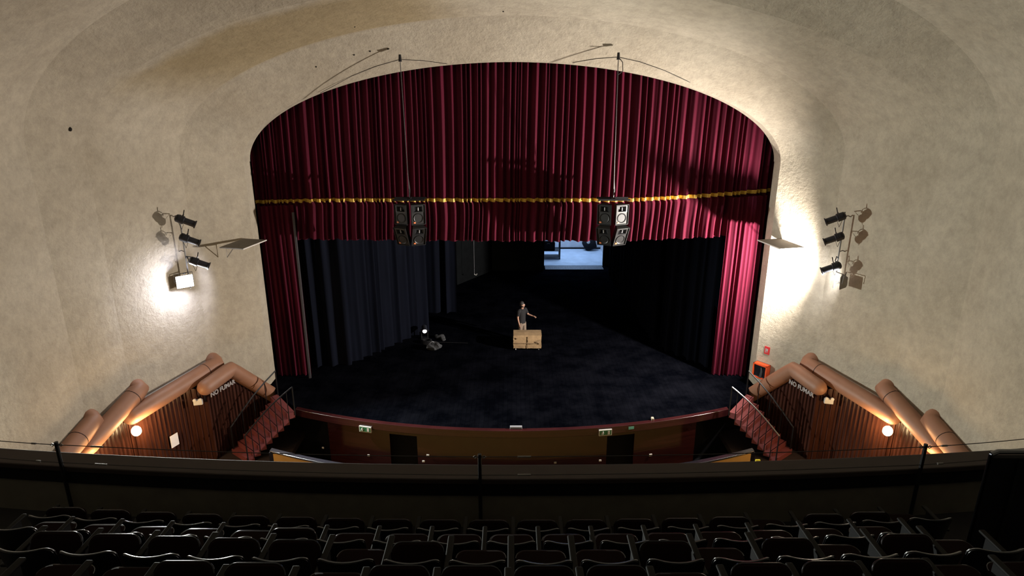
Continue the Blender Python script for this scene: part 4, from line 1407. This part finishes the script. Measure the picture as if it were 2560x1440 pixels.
Z1, RISE, PITCH, DB = 4.78, 0.42, 0.75, 5.94
LIFT = [0, 0.025, 0.025, 0] + [0] * 10
mb = MB()
mb2 = arcblock(DB - 0.34, 7.15, Z1 - 0.5, Z1)
mb.add(mb2.v, mb2.f)
for k in range(1, 11):
    b_ = arcblock(DB - 0.34 - PITCH * k, DB - 0.34 - PITCH * (k - 1), Z1 + RISE * (k - 1) - 0.5, Z1 + RISE * k + LIFT[k] if k < 6 else Z1 + RISE * 5.0)
    mb.add(b_.v, b_.f)
b_ = arcblock(-6.5, DB - 0.34 - PITCH * 10, Z1 + RISE * 4, Z1 + RISE * 5)
mb.add(b_.v, b_.f)
struct(mb.build('floor_balcony', M['balcony']))
struct(arcblock(6.98, 7.18, 3.6, 5.45).build('wall_parapet', M['parapet_face']))
struct(arcblock(6.93, 7.26, 5.45, 5.53).build('trim_40', M['parapet'], bevel=0.015))
struct(arcblock(6.955, 6.98, 5.27, 5.45).build('trim_41', M['black']))

# posts and wires on the parapet
post_x = (-5.82, -0.40, 5.25)
for x, w in zip(post_x, ('left', 'middle', 'right')):
    o = thing('railing_post', 'thin dark steel post on the balcony parapet, %s of three' % w, 'post', (x, 6.915 + bow(x), Z1), 0, 'balcony railing posts')
    MB().tube([(0, 0, 0), (0, 0, 1.12)], 0.024, 8).build('upright', M['black_metal'], o, smooth=True)
    for s in (-1, 1):
        MB().tube([(s * 0.025, 0, 1.08), (s * 0.055, 0, 1.10), (s * 0.08, 0, 1.08), (s * 0.055, 0, 1.06), (s * 0.025, 0, 1.08)], 0.006, 5).build('wire_eye', M['grey_metal'], o, smooth=True)
    MB().box((-0.05, -0.03, 0.0), (0.05, 0.03, 0.02)).build('foot_plate', M['black_metal'], o)
for zz, hgt in ((5.86, 'upper'), (5.60, 'lower')):
    ends = [(-7.9, zz + 0.09)] + [(x, zz) for x in post_x] + [(7.9, zz + 0.12)]
    for i in range(4):
        (xa, za), (xb, zb) = ends[i], ends[i + 1]
        where = ('beyond the left post', 'between the left and middle posts', 'between the middle and right posts', 'beyond the right post')[i]
        t = thing('railing_wire', 'thin %s steel wire of the balcony railing %s' % (hgt, where), 'wire', (xa, 6.915 + bow(xa), za), 0, 'balcony railing wires')
        pts = []
        for k in range(13):
            q_ = k / 12
            x = xa + (xb - xa) * q_
            pts.append(local(t, (x, 6.915 + bow(xa) + (bow(xb) - bow(xa)) * q_, za + (zb - za) * q_ - 0.035 * math.sin(math.pi * q_))))
        MB().tube(pts, 0.0055, 5).build('wire_strand', M['wire'], t, smooth=True)
        tb = [pts[1], pts[1].lerp(pts[2], 0.35)] if i else [pts[-3], pts[-3].lerp(pts[-2], 0.35)]
        MB().tube(tb, 0.013, 6).build('turnbuckle', M['grey_metal'], t, smooth=True)

# ---------------------------------------------------------------- theatre seats
def seat_meshes():
    w = 0.236
    back, trim = MB(), MB()
    nx, nz = 12, 6
    def bp(x, z, off):
        k = x / w
        lean = -(z - 0.40) * 0.22
        return Vector((x, -0.075 * (1 - k * k) + lean + off + 0.03, z))
    prof = []
    zt, zb, rc = 0.87, 0.42, 0.07
    def top_at(x):
        e = w - abs(x)
        return zt if e >= rc else zt - (rc - math.sqrt(max(0, rc * rc - (rc - e) ** 2)))
    for off, fl in ((-0.014, False), (0.014, True)):
        rows_ = []
        for j in range(nz + 1):
            row = []
            for i in range(nx + 1):
                x = -w + 2 * w * i / nx
                x = w * math.sin(math.pi / 2 * (x / w)) if abs(x) < w else x
                row.append(bp(x, zb + (top_at(x) - zb) * j / nz, off))
            rows_.append(row)
        back.grid(rows_, flip=fl)
        prof.append(rows_)
    for e in (0, nx):
        back.grid([[r[e] for r in prof[0]], [r[e] for r in prof[1]]], flip=(e == nx))
    back.grid([prof[0][-1], prof[1][-1]])
    back.grid([prof[0][0], prof[1][0]], flip=True)
    path = [bp(-w - 0.002, zb + 0.02 + 0.03 * k, 0) for k in range(10)] + [bp(x, top_at(x) + 0.003, 0) for x in [-w + 2 * w * (0.5 - 0.5 * math.cos(math.pi * i / 24)) for i in range(25)]] + [bp(w + 0.002, zb + 0.29 - 0.03 * k, 0) for k in range(10)]
    trim.tube(path, 0.0068, 6)
    # seat cushion about its pivot: y forward, z up
    def cushion():
        c = MB()
        w2, y0, y1, r_ = 0.228, -0.07, 0.39, 0.085
        out = []
        for cx, cy, a0 in ((w2 - r_, y1 - r_, 0), (-w2 + r_, y1 - r_, 90), (-w2 + 0.03, y0 + 0.03, 180), (w2 - 0.03, y0 + 0.03, 270)):
            rr = r_ if cy > 0.1 else 0.03
            for k in range(6):
                an = math.radians(a0 + 90 * k / 5)
                out.append((cx + rr * math.cos(an), cy + rr * math.sin(an)))
        c.prism(out, -0.028, 0.028)
        return c, out
    return back, trim, cushion


back_mb, trim_mb, cushion_fn = seat_meshes()


def make_seat(up, wide=0):
    t = thing('theatre_seat', 'x', 'theatre seat', (0, 0, 0), 0, 'balcony theatre seats')
    b = MB(); b.v, b.f = list(back_mb.v), list(back_mb.f)
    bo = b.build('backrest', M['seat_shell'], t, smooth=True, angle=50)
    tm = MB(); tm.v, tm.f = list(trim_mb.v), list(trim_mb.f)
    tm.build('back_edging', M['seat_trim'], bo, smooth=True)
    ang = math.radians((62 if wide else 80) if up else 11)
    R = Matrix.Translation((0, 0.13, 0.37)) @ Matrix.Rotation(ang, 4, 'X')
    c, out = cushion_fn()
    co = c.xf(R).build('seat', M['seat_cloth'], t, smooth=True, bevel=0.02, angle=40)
    ed = MB()
    pth = [Vector((x, y, 0.012)) for x, y in out if y > 0.12]
    ed.tube(pth, 0.0075, 6)
    ed.xf(R).build('seat_edging', M['seat_edge'], co, smooth=True)
    aw, ae = ((0.024, 0.43), (0.046, 0.51), (0.046, 0.40))[wide]
    a = MB().box((-0.304, -0.02, 0.605), (-0.244, ae, 0.632)) if wide else MB().box((-0.275 - aw, -0.02, 0.605), (-0.275 + aw, ae, 0.632))
    a.build('armrest', M['arm'], t, bevel=0.01)
    l = MB().box((-0.275 - 0.018, 0.08, 0.02), (-0.275 + 0.018, 0.34, 0.61)).box((-0.275 - 0.027, 0.02, 0.0), (-0.275 + 0.027, 0.40, 0.03))
    l.build('side_stand', M['stand'], t)
    cb = MB().box((-0.262, 0.10, 0.345), (-0.225, 0.22, 0.395)).box((0.205, 0.10, 0.345), (0.240, 0.22, 0.395)).box((-0.258, -0.02, 0.42), (-0.236, 0.12, 0.46)).box((0.222, -0.02, 0.42), (0.242, 0.12, 0.46))
    cb.build('hinge', M['black_metal'], t)
    return t


def make_end():
    t = thing('row_end', 'x', 'armrest stand', (0, 0, 0), 0, 'balcony row end stands')
    MB().box((-0.026, -0.02, 0.605), (0.03, 0.43, 0.632)).build('armrest', M['arm'], t, bevel=0.01)
    MB().box((-0.018, 0.08, 0.02), (0.018, 0.34, 0.61)).box((-0.027, 0.02, 0.0), (0.04, 0.40, 0.03)).build('side_stand', M['stand'], t)
    return t


def dup(root):
    def rec(o, parent):
        c = o.copy()
        COL.objects.link(c)
        if parent is not None:
            c.parent = parent
        for ch in list(o.children):
            if ch is not c:
                rec(ch, c)
        return c
    return rec(root, None)


protos = {(u_, w_): make_seat(u_, w_) for u_ in (True, False) for w_ in (0, 1, 2)}
end_proto = make_end()
fresh = {k_: True for k_ in protos}
fresh['end'] = True
ROWS = [('front', 0.013, -10, 8, lambda k: k not in (5, 8)),
        ('second', -0.28, -9, 7, lambda k: k in (-4,)),
        ('third', -0.01, -8, 7, lambda k: k in (-8, -7, -6, -5, -4, -2, 2, 4, 6, 8)),
        ('nearest', -0.03, -7, 7, lambda k: k in (-5, -4, -2, -1, 0, 1, 3, 4, 5))]
for ri, (nm, x0, k0, k1, isup) in enumerate(ROWS):
    Dk, zk = DB - PITCH * ri, Z1 + RISE * ri
    zk += LIFT[ri]
    for n_, k in enumerate(range(k0, k1 + 1)):
        x = x0 + 0.55 * k + 0.275
        up = isup(k)
        key = (up, max(0, ri - 1))
        if fresh[key]:
            o = protos[key]
            fresh[key] = False
        else:
            o = dup(protos[key])
        o.location = (x, Dk + bow(x), zk)
        o['label'] = '%s theatre seat from the left in the %s balcony row, cushion %s' % (ORD[n_], nm, 'tipped up' if up else 'folded down')
    x = x0 + 0.55 * (k1 + 1)
    o = end_proto if fresh['end'] else dup(end_proto)
    fresh['end'] = False
    o.location = (x, Dk + bow(x), zk)
    o['label'] = 'armrest stand closing the right end of the %s balcony row' % nm

# dark barrier at the far right of the balcony
t = thing('barrier_panel', 'dark panelled barrier with a metal top rail at the right edge of the balcony', 'barrier', (4.93, 5.75, 5.2), 0)
MB().box((0, -0.03, 0), (2.2, 0.03, 1.40)).build('panel', M['black'], t)
MB().tube([(-0.01, 0, 1.43), (0.05, 0, 1.46), (1.0, 0, 1.46), (2.2, 0, 1.46)], 0.026, 8).build('top_rail', M['seat_trim'], t, smooth=True)
MB().tube([(-0.02, 0, 0.0), (-0.02, 0, 1.43)], 0.016, 8).build('edge_post', M['seat_edge'], t, smooth=True)
MB().box((0.25, -0.05, 0), (0.29, -0.03, 1.36)).build('stile', M['black_metal'], t)
